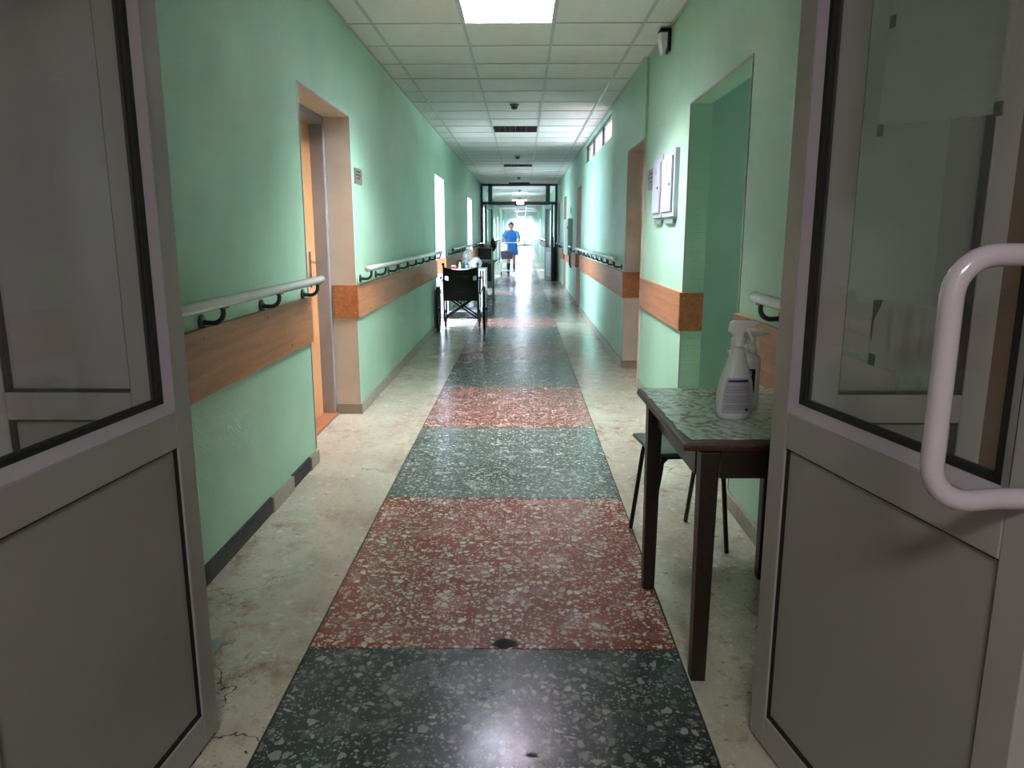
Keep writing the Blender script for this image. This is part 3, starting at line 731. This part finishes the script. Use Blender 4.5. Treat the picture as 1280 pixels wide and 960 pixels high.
# ---------------------------------------------------------------- table with cloth, bottles, stool
tt = thing('side_table', 'dark wooden table against the right wall by the door', 'table', (.715, 2.34, 0), radians(1.2))
B(-.275, .262, -.352, .395, .70, .722).build('table_top', TBLTOP, tt, bevel=.004)
B(-.2765, .2635, -.3535, .3965, .703, .712).build('edge_band', mat('red_brown_edge', (70, 36, 26), .4), tt)
for a_ in ((-.232, -.214, -.31, .21), (.200, .220, -.29, .29), (-.17, .18, -.345, -.327), (-.2, .18, .25, .27)): B(*a_, .62, .70).build('apron', TBLW, tt)
for x, y in ((-.203, -.338), (.205, -.325), (-.240, .240), (.210, .315)):
    MB().taper(x, y, 0, .70, .021, .026).build('leg', TBLW, tt, bevel=.003)
# lace-patterned plastic cloth with a scalloped hem
k = N('lace_oilcloth'); v = k.pos()
vo = k.n('ShaderNodeTexVoronoi', _feature='F1', Scale=7); k.l(v, vo.inputs['Vector'])
ring = k.math('PINGPONG', k.math('MULTIPLY', vo.outputs['Distance'], 9), 1.0)
sw = k.n('ShaderNodeTexNoise', Scale=20, Detail=6, Distortion=3.0); k.l(v, sw.inputs['Vector'])
f = k.ramp(k.math('ADD', k.math('MULTIPLY', ring, .22), sw.outputs['Fac']), .48, .68)
f2 = k.ramp(k.noise(v, 5, 3), .4, .62)
c1 = k.mix(f, lin((128, 138, 118)), lin((206, 218, 208))); c = k.mix(f2, c1, k.mix(f, lin((166, 180, 170)), lin((206, 220, 214))))
k.base(c); k.b.inputs['Roughness'].default_value = .22; k.bump(sw.outputs['Fac'], .25, .002)
edge = []
def edgepts(a, b, n, amp):
    for i in range(n):
        f_ = i/n; x = a[0]+(b[0]-a[0])*f_; y = a[1]+(b[1]-a[1])*f_
        nx, ny = -(b[1]-a[1]), (b[0]-a[0]); l = sqrt(nx*nx+ny*ny)
        w_ = amp*abs(sin(f_*n*.5))*.8+random.uniform(0, amp*.4); edge.append((x-nx/l*-w_, y-ny/l*-w_))
edgepts((-.245, -.312), (.255, -.325), 26, .010); edgepts((.258, -.325), (.255, .39), 8, .0); edgepts((.25, .39), (-.262, .392), 10, .0); edgepts((-.268, .39), (-.262, -.26), 28, .008)
tag(MB().prism(edge, .7225, .7245).build('tablecloth', MATS['lace_oilcloth'], None, (.715, 2.34, 0)), 'grey-green lace-patterned oilcloth lying on the dark table', 'tablecloth').rotation_euler.z = radians(1.2)
def spray(name, label, loc, rz, wide, depth, prof, labelart):
    t = thing(name, label, 'spray bottle', loc, rz, 'spray bottles on the table')
    MB().lathe(prof, seg=28, sx=1, sy=depth).build('bottle', BOTW, t, smooth=True)
    return t
ZT = .7252
# front bottle: pear shaped, back label with blue band, trigger head facing right
prof = [(.040, 0), (.048, .004), (.0555, .02), (.0585, .05), (.0575, .08), (.052, .115), (.044, .145), (.034, .172), (.0265, .195), (.0225, .215), (.021, .232)]
t1 = spray('spray_bottle', 'translucent pear-shaped spray bottle with a blue-banded label, nearest on the table', (.660, 2.265, ZT), radians(4), .05, .58, prof, 1)
def trigger(t, z, m, flip=1, s=1.0):
    MB().lathe([(.020*s, z), (.0205*s, z+.004), (.0205*s, z+.022), (.017*s, z+.026)], seg=18).build('screw_cap', m, t, smooth=True)
    z += .024
    P = [(-.030, .020), (-.027, .048), (-.018, .054), (.045, .053), (.050, .046), (.050, .036), (.030, .034), (.016, .028), (.012, .0), (-.014, .0), (-.017, .012)]
    MB().prism([(flip*u*s, v*s) for u, v in P], -.011*s, .011*s, lambda u, v, w: (u, w, z+v)).build('spray_head', m, t, bevel=.003)
    P = [(.026, .036), (.034, .036), (.036, .020), (.045, .0), (.050, -.012), (.044, -.012), (.036, .0), (.028, .016)]
    MB().prism([(flip*u*s, v*s) for u, v in P], -.007*s, .007*s, lambda u, v, w: (u, w, z+v)).build('trigger', m, t, bevel=.002)
    MB().lathe([(.006*s, flip*.050*s), (.006*s, flip*.060*s)], (0, 0, z+.045*s), 10, 'X').build('nozzle', m, t)
trigger(t1, .228, WHITEPL, 1, 1.0)
MB().prism([(-.03, .214), (-.018, .214), (-.02, .19), (-.026, .20)], -.006, .006, lambda u, v, w: (u, w, v)).build('locking_tab', WHITEPL, t1)
# label wraps the front of the bottle
def wraplabel(t, prof, dep, zs, half, m, name, off=.0006, shift=0):
    import bisect
    def rad(z):
        for (r0, h0), (r1, h1) in zip(prof, prof[1:]):
            if h0 <= z <= h1: return r0+(r1-r0)*(z-h0)/(h1-h0)
        return prof[-1][0]
    vs = []; n = 12
    for z, hw in zip(zs, half):
        r = rad(z)+off
        for i in range(n+1):
            a = -pi/2+shift+hw*(-1+2*i/n); vs.append((r*cos(a), r*sin(a)*dep-off*.3, z))
    fs = [(j*(n+1)+i, j*(n+1)+i+1, (j+1)*(n+1)+i+1, (j+1)*(n+1)+i) for j in range(len(zs)-1) for i in range(n)]
    return MB().add(vs, fs).build(name, m, t, smooth=True)
zs = [.022+.110*i/10 for i in range(11)]
lb = wraplabel(t1, prof, .58, zs, [.9-.12*(i/10)**3 for i in range(11)], mat('lilac_grey_label', (172, 170, 180), .4), 'label')
wraplabel(t1, prof, .58, [.119, .127], [.66, .64], mat('dark_blue_print', (34, 52, 100), .4), 'blue_band', .0011)
q = MB()
for j in range(13):
    z = .105-.0058*j
    if j in (4, 9): continue
    r = .0555; u = -.72
    while u < .66:
        w_ = random.uniform(.06, .2); a0, a1 = -pi/2+u, -pi/2+min(u+w_, .70)
        import bisect
        def rad(z):
            for (r0, h0), (r1, h1) in zip(prof, prof[1:]):
                if h0 <= z <= h1: return r0+(r1-r0)*(z-h0)/(h1-h0)
        rr_ = rad(z)+.0012
        q.add([(rr_*cos(a0), rr_*sin(a0)*.58-.0006, z), (rr_*cos(a1), rr_*sin(a1)*.58-.0006, z), (rr_*cos(a1), rr_*sin(a1)*.58-.0006, z+.0017), (rr_*cos(a0), rr_*sin(a0)*.58-.0006, z+.0017)], [(0, 1, 2, 3)])
        u += w_+.03
q.build('label_print', mat('grey_print', (96, 92, 104), .5), t1, kind='stuff')
MB().lathe([(.005, 0), (.005, -.0012)], (.028, -.0292, .034), 10, 'Y').build('round_symbol', PRINT, t1)
MB().lathe([(.006, 0), (.004, -.0012)], (-.004, -.0262, .128), 8, 'Y', 1.4).build('emblem', MATS['dark_blue_print'], t1)
# rear bottle: straight, black label
prof2 = [(.030, 0), (.034, .004), (.035, .02), (.035, .155), (.032, .172), (.02, .184), (.017, .190)]
t2 = spray('spray_bottle', 'straight white spray bottle with a black label, behind the pear-shaped one', (.738, 2.39, ZT), radians(-6), .05, .75, prof2, 2)
trigger(t2, .188, WHITEPL, 1, .92)
lb2 = wraplabel(t2, prof2, .75, [.06, .09, .12, .138], [.6, .6, .6, .6], mat('black_label', (14, 14, 18), .35), 'label', .0008, -.15)
q = MB()
for z in (.129, .122, .117): q.box(-.012, .004, -.0275, -.0272, z, z+.0022)
q.build('label_print', WHITEPL, t2, kind='stuff')

st = thing('stool', 'low stool with grey-green seat and black tube legs behind the table', 'stool', (.656, 2.945, 0), radians(7))
B(-.165, .165, -.16, .16, .440, .456).build('seat', SEATG, st, bevel=.006)
B(-.14, .14, -.135, .135, .425, .440).build('seat_frame', BLACKM, st)
for sx, sy, fx, fy in ((-1, -1, -.175, -.105), (1, -1, .177, -.093), (-1, 1, -.145, .21), (1, 1, .125, .26)):
    if True:
        MB().tube([(sx*.10, sy*.12, .43), (sx*.12+.05*(fx-sx*.12), sy*.125, .41), (sx*.12+.15*(fx-sx*.12), sy*.13+.1*(fy-sy*.13), .37), (fx, fy, .004)], .0095, 10).build('leg', BLACKM, st, smooth=True)
pb = tag(MB().prism([(-.06, -.02), (-.02, -.055), (.04, -.06), (.045, .03), (.02, .035), (-.05, .04)], .0, .004).build('plastic_packet', CLEARP, None, (-1.0, 2.14, .0015)), 'crumpled clear plastic packet on the floor by the left door', 'packet')

# ---------------------------------------------------------------- wheelchair
wc = thing('wheelchair', 'black folding wheelchair seen from behind by the left wall', 'wheelchair', (-.815, 9.95, 0), radians(2.5))
for s in (-1, 1):
    x = s*.308
    w = MB().torus((x, 0, .30), .282, .021, 40, 10).build('tyre', RUBBER, wc, smooth=True)
    rim = MB().torus((x, 0, .30), .264, .009, 40, 8).build('rim', BLACKM, wc, smooth=True)
    q = MB()
    for i in range(18): a = 2*pi*i/18; q.tube([(x+s*.02*(1 if i % 2 else -1), .02*cos(a), .30+.02*sin(a)), (x, .262*cos(a), .30+.262*sin(a))], .0018, 4)
    q.build('spokes', CHROME, rim, kind='stuff')
    MB().lathe([(.02, x-.03), (.026, x-.028), (.026, x+.028), (.02, x+.03)], (0, 0, .30), 14, 'X').build('hub', BLACKM, wc, smooth=True)
    MB().torus((s*.342, 0, .30), .25, .0075, 36, 6).build('push_rim', CHROME if False else BLACKM, wc, smooth=True)
    # casters
    cx, cy = s*.235, .44
    MB().torus((cx, cy-.02, .085), .072, .013, 24, 8).build('caster_tyre', RUBBER, wc, smooth=True)
    MB().lathe([(.062, cx-.01), (.062, cx+.01)], (0, cy-.02, .085), 16, 'X').build('caster_disc', BLACKM, wc)
    q = MB(); 
    for u in (-.018, .018): q.box(cx+u-.003, cx+u+.003, cy-.035, cy+.01, .08, .185)
    q.box(cx-.021, cx+.021, cy-.035, cy+.015, .180, .19).tube([(cx, cy, .19), (cx, cy, .25)], .012, 8)
    q.build('caster_fork', BLACKM, wc)
    # side frame
    X = s*.225
    q = MB()
    q.tube([(X, -.05, .16), (X, -.05, .55), (X, -.055, .80), (X, -.06, .87), (X, -.085, .895), (X, -.17, .90)], .0115, 10)
    q.tube([(X, -.05, .475), (X, .42, .485), (X, .47, .46), (X, .49, .40), (X, .56, .14)], .0115, 10)
    q.tube([(X, -.05, .18), (X, .44, .20)], .0115, 10)
    q.tube([(X, .44, .20), (X, .44, .48)], .0115, 10)
    q.tube([(X, -.09, .16), (X, -.05, .17), (X, -.05, .19)], .010, 8)
    q.build('side_frame', BLACKM, wc, smooth=True)
    q = MB().tube([(X+s*.02, -.05, .68), (X+s*.02, .20, .69), (X+s*.02, .24, .67), (X+s*.02, .25, .48)], .010, 8)
    q.build('arm_tube', BLACKM, wc, smooth=True)
    B(X-.01+s*.02, X+.035*s+.02*s, -.04, .22, .70, .725).build('armrest_pad', BLACKF, wc, bevel=.006)
    B(X+s*.012, X+s*.016, -.04, .24, .49, .67).build('side_guard', BLACKF, wc)
    MB().tube([(X, -.085, .895), (X, -.10, .897), (X, -.19, .90)], [.014, .017, .016], 12).build('grip', RUBBER, wc, smooth=True)
    MB().tube([(s*.26, -.02, .50), (s*.30, .10, .62)], .007, 6).build('brake_lever', BLACKM, wc)
    B(s*.05, s*.215, .50, .66, .115, .128).build('footplate', BLACKM, wc, bevel=.004)
for y_, s_ in ((.0, 1), (.03, -1), (.35, 1), (.38, -1)):
    MB().tube([(-.22*s_, y_, .17), (.22*s_, y_, .475)], .011, 8).build('cross_brace', BLACKM, wc, smooth=True)
def sheet(nu, nv, f, thick=.006, skip=()):
    q = MB(); vs = []; fs = []
    for side in (0, 1):
        for j in range(nv+1):
            for i in range(nu+1):
                p = f(i/nu, j/nv); vs.append((p[0], p[1]+(thick if side else 0), p[2]))
    M = (nu+1)*(nv+1)
    for j in range(nv):
        for i in range(nu):
            if (i, j) in skip: continue
            a = j*(nu+1)+i; fs += [(a, a+1, a+nu+2, a+nu+1), (M+a, M+a+nu+1, M+a+nu+2, M+a+1)]
    for i in range(nu):
        for j in (0, nv):
            a = j*(nu+1)+i; fs.append((a, a+1, M+a+1, M+a))
    for j in range(nv):
        for i in (0, nu):
            a = j*(nu+1)+i; fs.append((a, a+nu+1, M+a+nu+1, M+a))
    return q.add(vs, fs)
def backf(u, v):
    x = -.232+.464*u; e = (2*u-1)**2
    z = .415+v*(.865-.045*(1-e)**1.0-.415); return (x, -.075+.045*(1-e)*1.0*(.4+.6*sin(pi*v)), z)
bk = sheet(20, 16, backf, .008, {(1, 10), (1, 11), (2, 10), (2, 11), (17, 10), (17, 11), (18, 10), (18, 11)}).build('backrest', BLACKF, wc, smooth=True)
sheet(12, 8, lambda u, v: (-.22+.44*u, -.03+.46*v, .485-.03*(1-(2*u-1)**2)), .008).build('seat', BLACKF, wc, smooth=True)
WT = mat('faded_white_paint', (92, 92, 96), .6)
text('painted_letters', 'I ТРАВМ\nI', .05, WT, bk, (0, -.078, .70), (pi/2, 0, 0), .0008, sp=1.3)
B(-.05, .05, -.09, -.082, .53, .536).build('strap', WT, bk)

# ---------------------------------------------------------------- white table with supplies
wt = thing('white_table', 'white trolley table with bottles behind the wheelchair', 'table', (-.86, 11.75, 0))
B(-.30, .30, -.28, .30, .735, .76).build('table_top', WHITEPL, wt, bevel=.004)
for x in (-.285, .285):
    for y in (-.26, .28): MB().tube([(x, y, 0), (x, y, .735)], .013, 10).build('leg', WHITEPL, wt, smooth=True)
for x in (.20, .24): MB().tube([(x, -.26, .12), (x, -.26, .735)], .010, 8).build('upright', WHITEPL, wt, smooth=True)
B(-.285, .285, -.26, .28, .10, .12).build('lower_shelf', mat('grey_shelf', (150, 160, 170), .4), wt)
zt = .761
j = thing('water_jug', 'tall clear plastic water jug on the white table', 'jug', (-.86, 11.86, zt))
MB().lathe([(.07, 0), (.082, .01), (.082, .06), (.078, .065), (.082, .07), (.082, .13), (.078, .135), (.082, .14), (.082, .20), (.06, .25), (.025, .285), (.022, .30)], seg=24).build('body', CLEARP, j, smooth=True)
MB().lathe([(.026, .30), (.026, .32)], seg=16).build('cap', WHITEPL, j)
MB().tube([(.03, 0, .29), (.08, 0, .29), (.085, 0, .26), (.06, 0, .25)], .006, 6).build('handle', WHITEPL, j, smooth=True)
# crumpled bag
def bagmesh(rx, ry, rz, seed, n=14):
    random.seed(seed); q = MB(); prof = []
    vs = []; fs = []; m = 10
    for j in range(m+1):
        t_ = j/m; z = rz*(1-cos(pi*t_))/2; r = max(.05, sin(pi*min(.97, t_*.9+.08)))
        for i in range(n):
            a = 2*pi*i/n; k_ = r*(1+random.uniform(-.13, .13)); vs.append((rx*k_*cos(a), ry*k_*sin(a), z+random.uniform(-.006, .006)*(0 < j < m)))
    for j in range(m):
        for i in range(n): i2 = (i+1) % n; fs.append((j*n+i, j*n+i2, (j+1)*n+i2, (j+1)*n+i))
    fs += [tuple(range(n))[::-1], tuple(m*n+i for i in range(n))]
    return q.add(vs, fs)
tag(bagmesh(.085, .08, .17, 3).build('plastic_bag', CLEARP, None, (-.71, 11.62, zt+.004)), 'crumpled translucent plastic bag on the right of the white table', 'bag')
g = thing('small_bottle', 'thin white and green bottle at the front of the white table', 'bottle', (-.955, 11.52, zt))
MB().lathe([(.016, 0), (.018, .005), (.018, .06), (.008, .075), (.007, .085)], seg=14).build('body', mat('pale_lime_plastic', (206, 232, 190), .3), g, smooth=True)
MB().lathe([(.009, .085), (.009, .10)], seg=12).build('cap', WHITEPL, g)
g = thing('small_bottle', 'green bottle behind the thin one on the white table', 'bottle', (-.92, 11.66, zt))
MB().lathe([(.026, 0), (.028, .005), (.028, .06), (.012, .085), (.011, .095)], seg=14).build('body', mat('dark_green_plastic', (46, 104, 60), .3), g, smooth=True)
MB().lathe([(.013, .095), (.013, .11)], seg=12).build('cap', mat('lime_cap', (170, 206, 150), .4), g)
g = thing('small_bottle', 'squat bottle with a dark blue cap beside the jug', 'bottle', (-.845, 11.60, zt))
MB().lathe([(.03, 0), (.032, .005), (.032, .045), (.015, .06)], seg=14).build('body', mat('pale_blue_plastic', (150, 176, 196), .3), g, smooth=True)
MB().lathe([(.017, .06), (.017, .078)], seg=12).build('cap', mat('navy_cap', (30, 44, 84), .4), g)
pk = thing('tissue_packet', 'red and white packet at the left of the white table', 'packet', (-1.05, 11.58, zt))
B(-.05, .05, -.04, .04, 0, .03).build('pack', mat('crimson_print', (176, 46, 84), .4), pk, bevel=.006); B(-.045, .03, -.035, .035, .0305, .05).build('folded_sheet', WHITEPL, pk, bevel=.006)
bx_ = thing('wooden_box', 'small brown box at the back of the white table', 'box', (-.99, 11.9, zt))
B(-.05, .05, -.03, .03, 0, .12).build('body', mat('dark_brown_card', (96, 46, 26), .5), bx_, bevel=.003); B(-.035, .035, -.034, -.031, .03, .09).build('label_patch', mat('ochre_patch', (160, 100, 56), .5), bx_)
# grey trolley and dark cupboard
tr2 = thing('instrument_trolley', 'narrow grey metal trolley between the white table and the partition', 'trolley', (-.78, 13.2, 0))
B(-.30, .30, -.25, .25, .80, .835).build('tray_top', FARALU, tr2, bevel=.004)
for x in (-.27, .27):
    for y in (-.23, .23): MB().tube([(x, y, .0), (x, y, .80)], .011, 8).build('leg', FARALU, tr2, smooth=True)
MB().tube([(.30, -.2, .81), (.35, -.18, .84), (.36, 0, .85), (.35, .18, .84), (.30, .2, .81)], .009, 8).build('push_bar', FARALU, tr2, smooth=True)
B(-.27, .27, -.23, .23, .18, .20).build('lower_shelf', FARALU, tr2)
cb = thing('cupboard', 'dark low cupboard by the left wall at the far partition', 'cupboard', (-.985, 20.2, 0))
B(-.16, .17, -.2, .3, .04, .90).build('body', BLACKM, cb, bevel=.004); B(-.14, .155, -.215, -.201, .10, .86).build('door', mat('charcoal_laminate', (30, 32, 32), .4), cb, bevel=.003)
MB().tube([(.12, -.216, .5), (.12, -.235, .5), (.12, -.235, .6), (.12, -.216, .6)], .005, 6).build('handle', CHROME, cb); B(-.17, .18, -.22, .3, .90, .92).build('top_board', mat('grey_top', (120, 116, 110), .5), cb)
tag(bagmesh(.10, .10, .12, 9).build('paper_bundle', mat('pale_bundle', (176, 172, 176), .6), None, (-.97, 20.2, .922)), 'pale bundle lying on the dark cupboard', 'bundle')

# ---------------------------------------------------------------- woman in blue pushing a cart
def skin(name, chain, m, parent, loc=(0, 0, 0), root=0, sub=2):
    vs = [c[0] for c in chain[0]]; rs = [c[1] for c in chain[0]]; es = chain[1]
    me = bpy.data.meshes.new(name); me.from_pydata(vs, es, []); o = bpy.data.objects.new(name, me); COL.objects.link(o)
    md = o.modifiers.new('skin', 'SKIN'); md.use_smooth_shade = True
    if not me.skin_vertices: me.attributes.new('x', 'FLOAT', 'POINT')
    for i, r in enumerate(rs):
        sv = me.skin_vertices[0].data[i]; sv.radius = r if isinstance(r, tuple) else (r, r); sv.use_root = (i == root)
    s_ = o.modifiers.new('sub', 'SUBSURF'); s_.levels = sub; s_.render_levels = sub
    me.materials.append(m); o.parent = parent; o.location = loc; return o
SKIN = mat('skin', (196, 150, 128), .5, var=.04); BLUE = mat('blue_tunic_cloth', (52, 120, 196), .75, 0, .08, 20, .2, 60); HAIRM = mat('greying_dark_hair', (70, 64, 66), .7, bump=.4)
DARKL = mat('dark_stocking', (44, 34, 42), .7); SHOE = mat('dark_shoe', (30, 28, 36), .5)
wo = thing('person', 'woman in a blue short-sleeved tunic walking and pushing a small cart', 'person', (-.36, 24.75, 0), 0)
# body faces the camera (-y)
V = [((0, 0, .90), (.17, .13)), ((0, .0, 1.08), (.155, .12)), ((0, .01, 1.24), (.165, .12)), ((0, .015, 1.34), (.13, .09)), ((0, .01, 1.41), (.05, .05)), ((-.005, -.005, 1.47), (.05, .055)),
     ((-.17, .01, 1.33), .06), ((-.24, -.04, 1.18), .05), ((-.27, -.14, 1.05), .042), ((-.27, -.27, 1.02), .034), ((-.27, -.33, 1.01), .028),
     ((.17, .01, 1.33), .06), ((.24, -.02, 1.18), .05), ((.26, -.12, 1.05), .042), ((.20, -.25, 1.01), .034), ((.17, -.32, 1.01), .028),
     ((-.09, 0, .86), .10), ((-.09, -.05, .48), .062), ((-.09, -.03, .32), .055), ((-.09, .0, .10), .036), ((-.09, -.02, .05), .034),
     ((.09, 0, .86), .10), ((.09, .06, .48), .062), ((.09, .14, .34), .052), ((.09, .22, .14), .036), ((.09, .22, .08), .034)]
E_ = [(0, 1), (1, 2), (2, 3), (3, 4), (4, 5), (3, 6), (6, 7), (7, 8), (8, 9), (9, 10), (3, 11), (11, 12), (12, 13), (13, 14), (14, 15), (0, 16), (16, 17), (17, 18), (18, 19), (19, 20), (0, 21), (21, 22), (22, 23), (23, 24), (24, 25)]
skin('body', (V, E_), SKIN, wo)
def ell(c, r, nu=18, nv=12, f=None):
    vs = []; fs = []
    for j in range(nv+1):
        t_ = pi*j/nv
        for i in range(nu):
            a = 2*pi*i/nu; p = Vector((r[0]*sin(t_)*cos(a), r[1]*sin(t_)*sin(a), -r[2]*cos(t_)))
            if f: p = f(p)
            vs.append((p.x+c[0], p.y+c[1], p.z+c[2]))
    for j in range(nv):
        for i in range(nu): i2 = (i+1) % nu; fs.append((j*nu+i, j*nu+i2, (j+1)*nu+i2, (j+1)*nu+i))
    return MB().add(vs, fs)
hz = 1.515
def headf(p):
    k_ = 1-.28*max(0, -p.z/.115); p.x *= k_; 
    if p.y < 0 and abs(p.x) < .02 and -.035 < p.z < .02: p.y -= .018*(1-abs(p.x)/.02)
    return p
hd = ell((0, -.01, hz), (.078, .092, .115), 20, 16, headf).build('head', SKIN, wo, smooth=True)
for s in (-1, 1):
    ell((s*.03, -.09, hz+.008), (.011, .007, .006), 8, 6).build('eye', WHITEPL if False else RUBBER, hd, smooth=True)
    ell((s*.078, -.005, hz), (.010, .018, .028), 8, 6).build('ear', SKIN, hd, smooth=True)
ell((0, -.092, hz-.052), (.022, .006, .006), 8, 6).build('mouth', mat('lips', (150, 74, 74), .5), hd, smooth=True)
ell((0, .012, hz+.03), (.096, .108, .115), 18, 12, lambda p: Vector((p.x, p.y if p.y > 0 else p.y*(.95 if p.z > .015 else .3), p.z))).build('hair', HAIRM, wo, smooth=True)
prof = [(.215, .60), (.21, .64), (.20, .80), (.195, .95), (.175, 1.08), (.185, 1.22), (.175, 1.32), (.12, 1.385), (.065, 1.405)]
q = MB(); vs = []; fs = []; n = 28
for r, h in prof:
    for i in range(n):
        a = 2*pi*i/n; rr_ = r*(1+(.04*sin(7*a) if h < .9 else 0)); vs.append((rr_*cos(a)*1.05, rr_*sin(a)*.72+.01, h))
for j in range(len(prof)-1):
    for i in range(n): i2 = (i+1) % n; fs.append((j*n+i, j*n+i2, (j+1)*n+i2, (j+1)*n+i))
tn = q.add(vs, fs).build('tunic', BLUE, wo, smooth=True)
sd = tn.modifiers.new('solid', 'SOLIDIFY'); sd.thickness = .008
for s in (-1, 1):
    MB().tube([(s*.13, .01, 1.345), (s*.185, .005, 1.30), (s*.225, -.02, 1.20), (s*.235, -.035, 1.15)], [.075, .078, .07, .068], 14).build('sleeve', mat('pale_blue_sleeve', (86, 158, 214), .75), wo, smooth=True)
MB().box(-.004, .004, -.145, -.13, .9, 1.32).build('button_placket', mat('darker_blue_seam', (36, 88, 156), .7), wo)
for s, y in ((-1, -.02), (1, .22)):
    z = 0 if s < 0 else .03
    ell((s*.09, y-.045, .04+z), (.045, .115, .04), 14, 10, lambda p: Vector((p.x, p.y, max(p.z, -.03)))).build('shoe', SHOE, wo, smooth=True)
    sy_ = (-.03, .0) if s < 0 else (.14, .22)
    MB().tube([(s*.09, sy_[0], .34), (s*.09, sy_[1], .12 if s < 0 else .15), (s*.09, sy_[1], .07)], [.058, .040, .040], 12).build('stocking', DARKL if s < 0 else mat('pinkish_stocking', (140, 110, 124), .7), wo, smooth=True)
# five curled fingers on each side of the bar
for sx in (-.27, .17):
    pal = MB().box(sx-.035, sx+.035, -.40, -.33, 1.0, 1.03).build('hand', SKIN, wo, bevel=.012)
    for i in range(4):
        x = sx-.028+.0185*i; L_ = (.9, 1, 1.05, .85)[i]
        MB().tube([(x, -.385, 1.022), (x, -.41, 1.032*1), (x, -.43*1, 1.02), (x, -.432, .995), (x, -.415, .985+.005*L_)], [.0085, .0085, .008, .0075, .006], 8).build('finger', SKIN, pal, smooth=True)
    sgn = 1 if sx < 0 else -1
    MB().tube([(sx+sgn*.03, -.35, 1.012), (sx+sgn*.045, -.38, 1.0), (sx+sgn*.035, -.41, .99)], [.010, .0095, .007], 8).build('thumb', SKIN, pal, smooth=True)
ct = thing('cart', 'small wheeled cart with a dark basket pushed by the woman', 'cart', (-.40, 24.06, 0))
MB().tube([(-.28, .22, 1.005), (.28, .22, 1.005)], .012, 8).build('push_bar', WHITEPL, ct, smooth=True)
for s in (-1, 1):
    MB().tube([(s*.27, .22, 1.005), (s*.27, .20, .5), (s*.27, .18, .10)], .011, 8).build('upright', CHROME, ct, smooth=True)
    MB().tube([(s*.27, -.25, .10), (s*.27, -.25, .62)], .010, 8).build('upright', CHROME, ct, smooth=True)
    MB().tube([(s*.27, -.25, .12), (s*.27, .2, .12)], .010, 8).build('side_bar', CHROME, ct, smooth=True)
    for y in (-.25, .2):
        w = MB().lathe([(.045, s*.27-.012), (.05, s*.27-.008), (.05, s*.27+.008), (.045, s*.27+.012)], (0, y, .052), 14, 'X').build('wheel', RUBBER, ct, smooth=True)
q = MB()
bk = [(-.27, .50), (.08, .50), (.11, .74), (-.29, .74)]
MB().prism(bk, -.27, .16, lambda u, v, w: (u, w, v)).build('basket', mat('dark_wicker', (44, 38, 42), .7, 0, .3, 60, .6, 80), ct, bevel=.01)
B(-.27, .27, -.25, .18, .12, .14).build('shelf', STEELW, ct)
tag(B(-.64, -.48, 23.95, 24.2, .765, .96).build('white_container', WHITEPL, bevel=.01), 'white container standing in the cart basket', 'container')
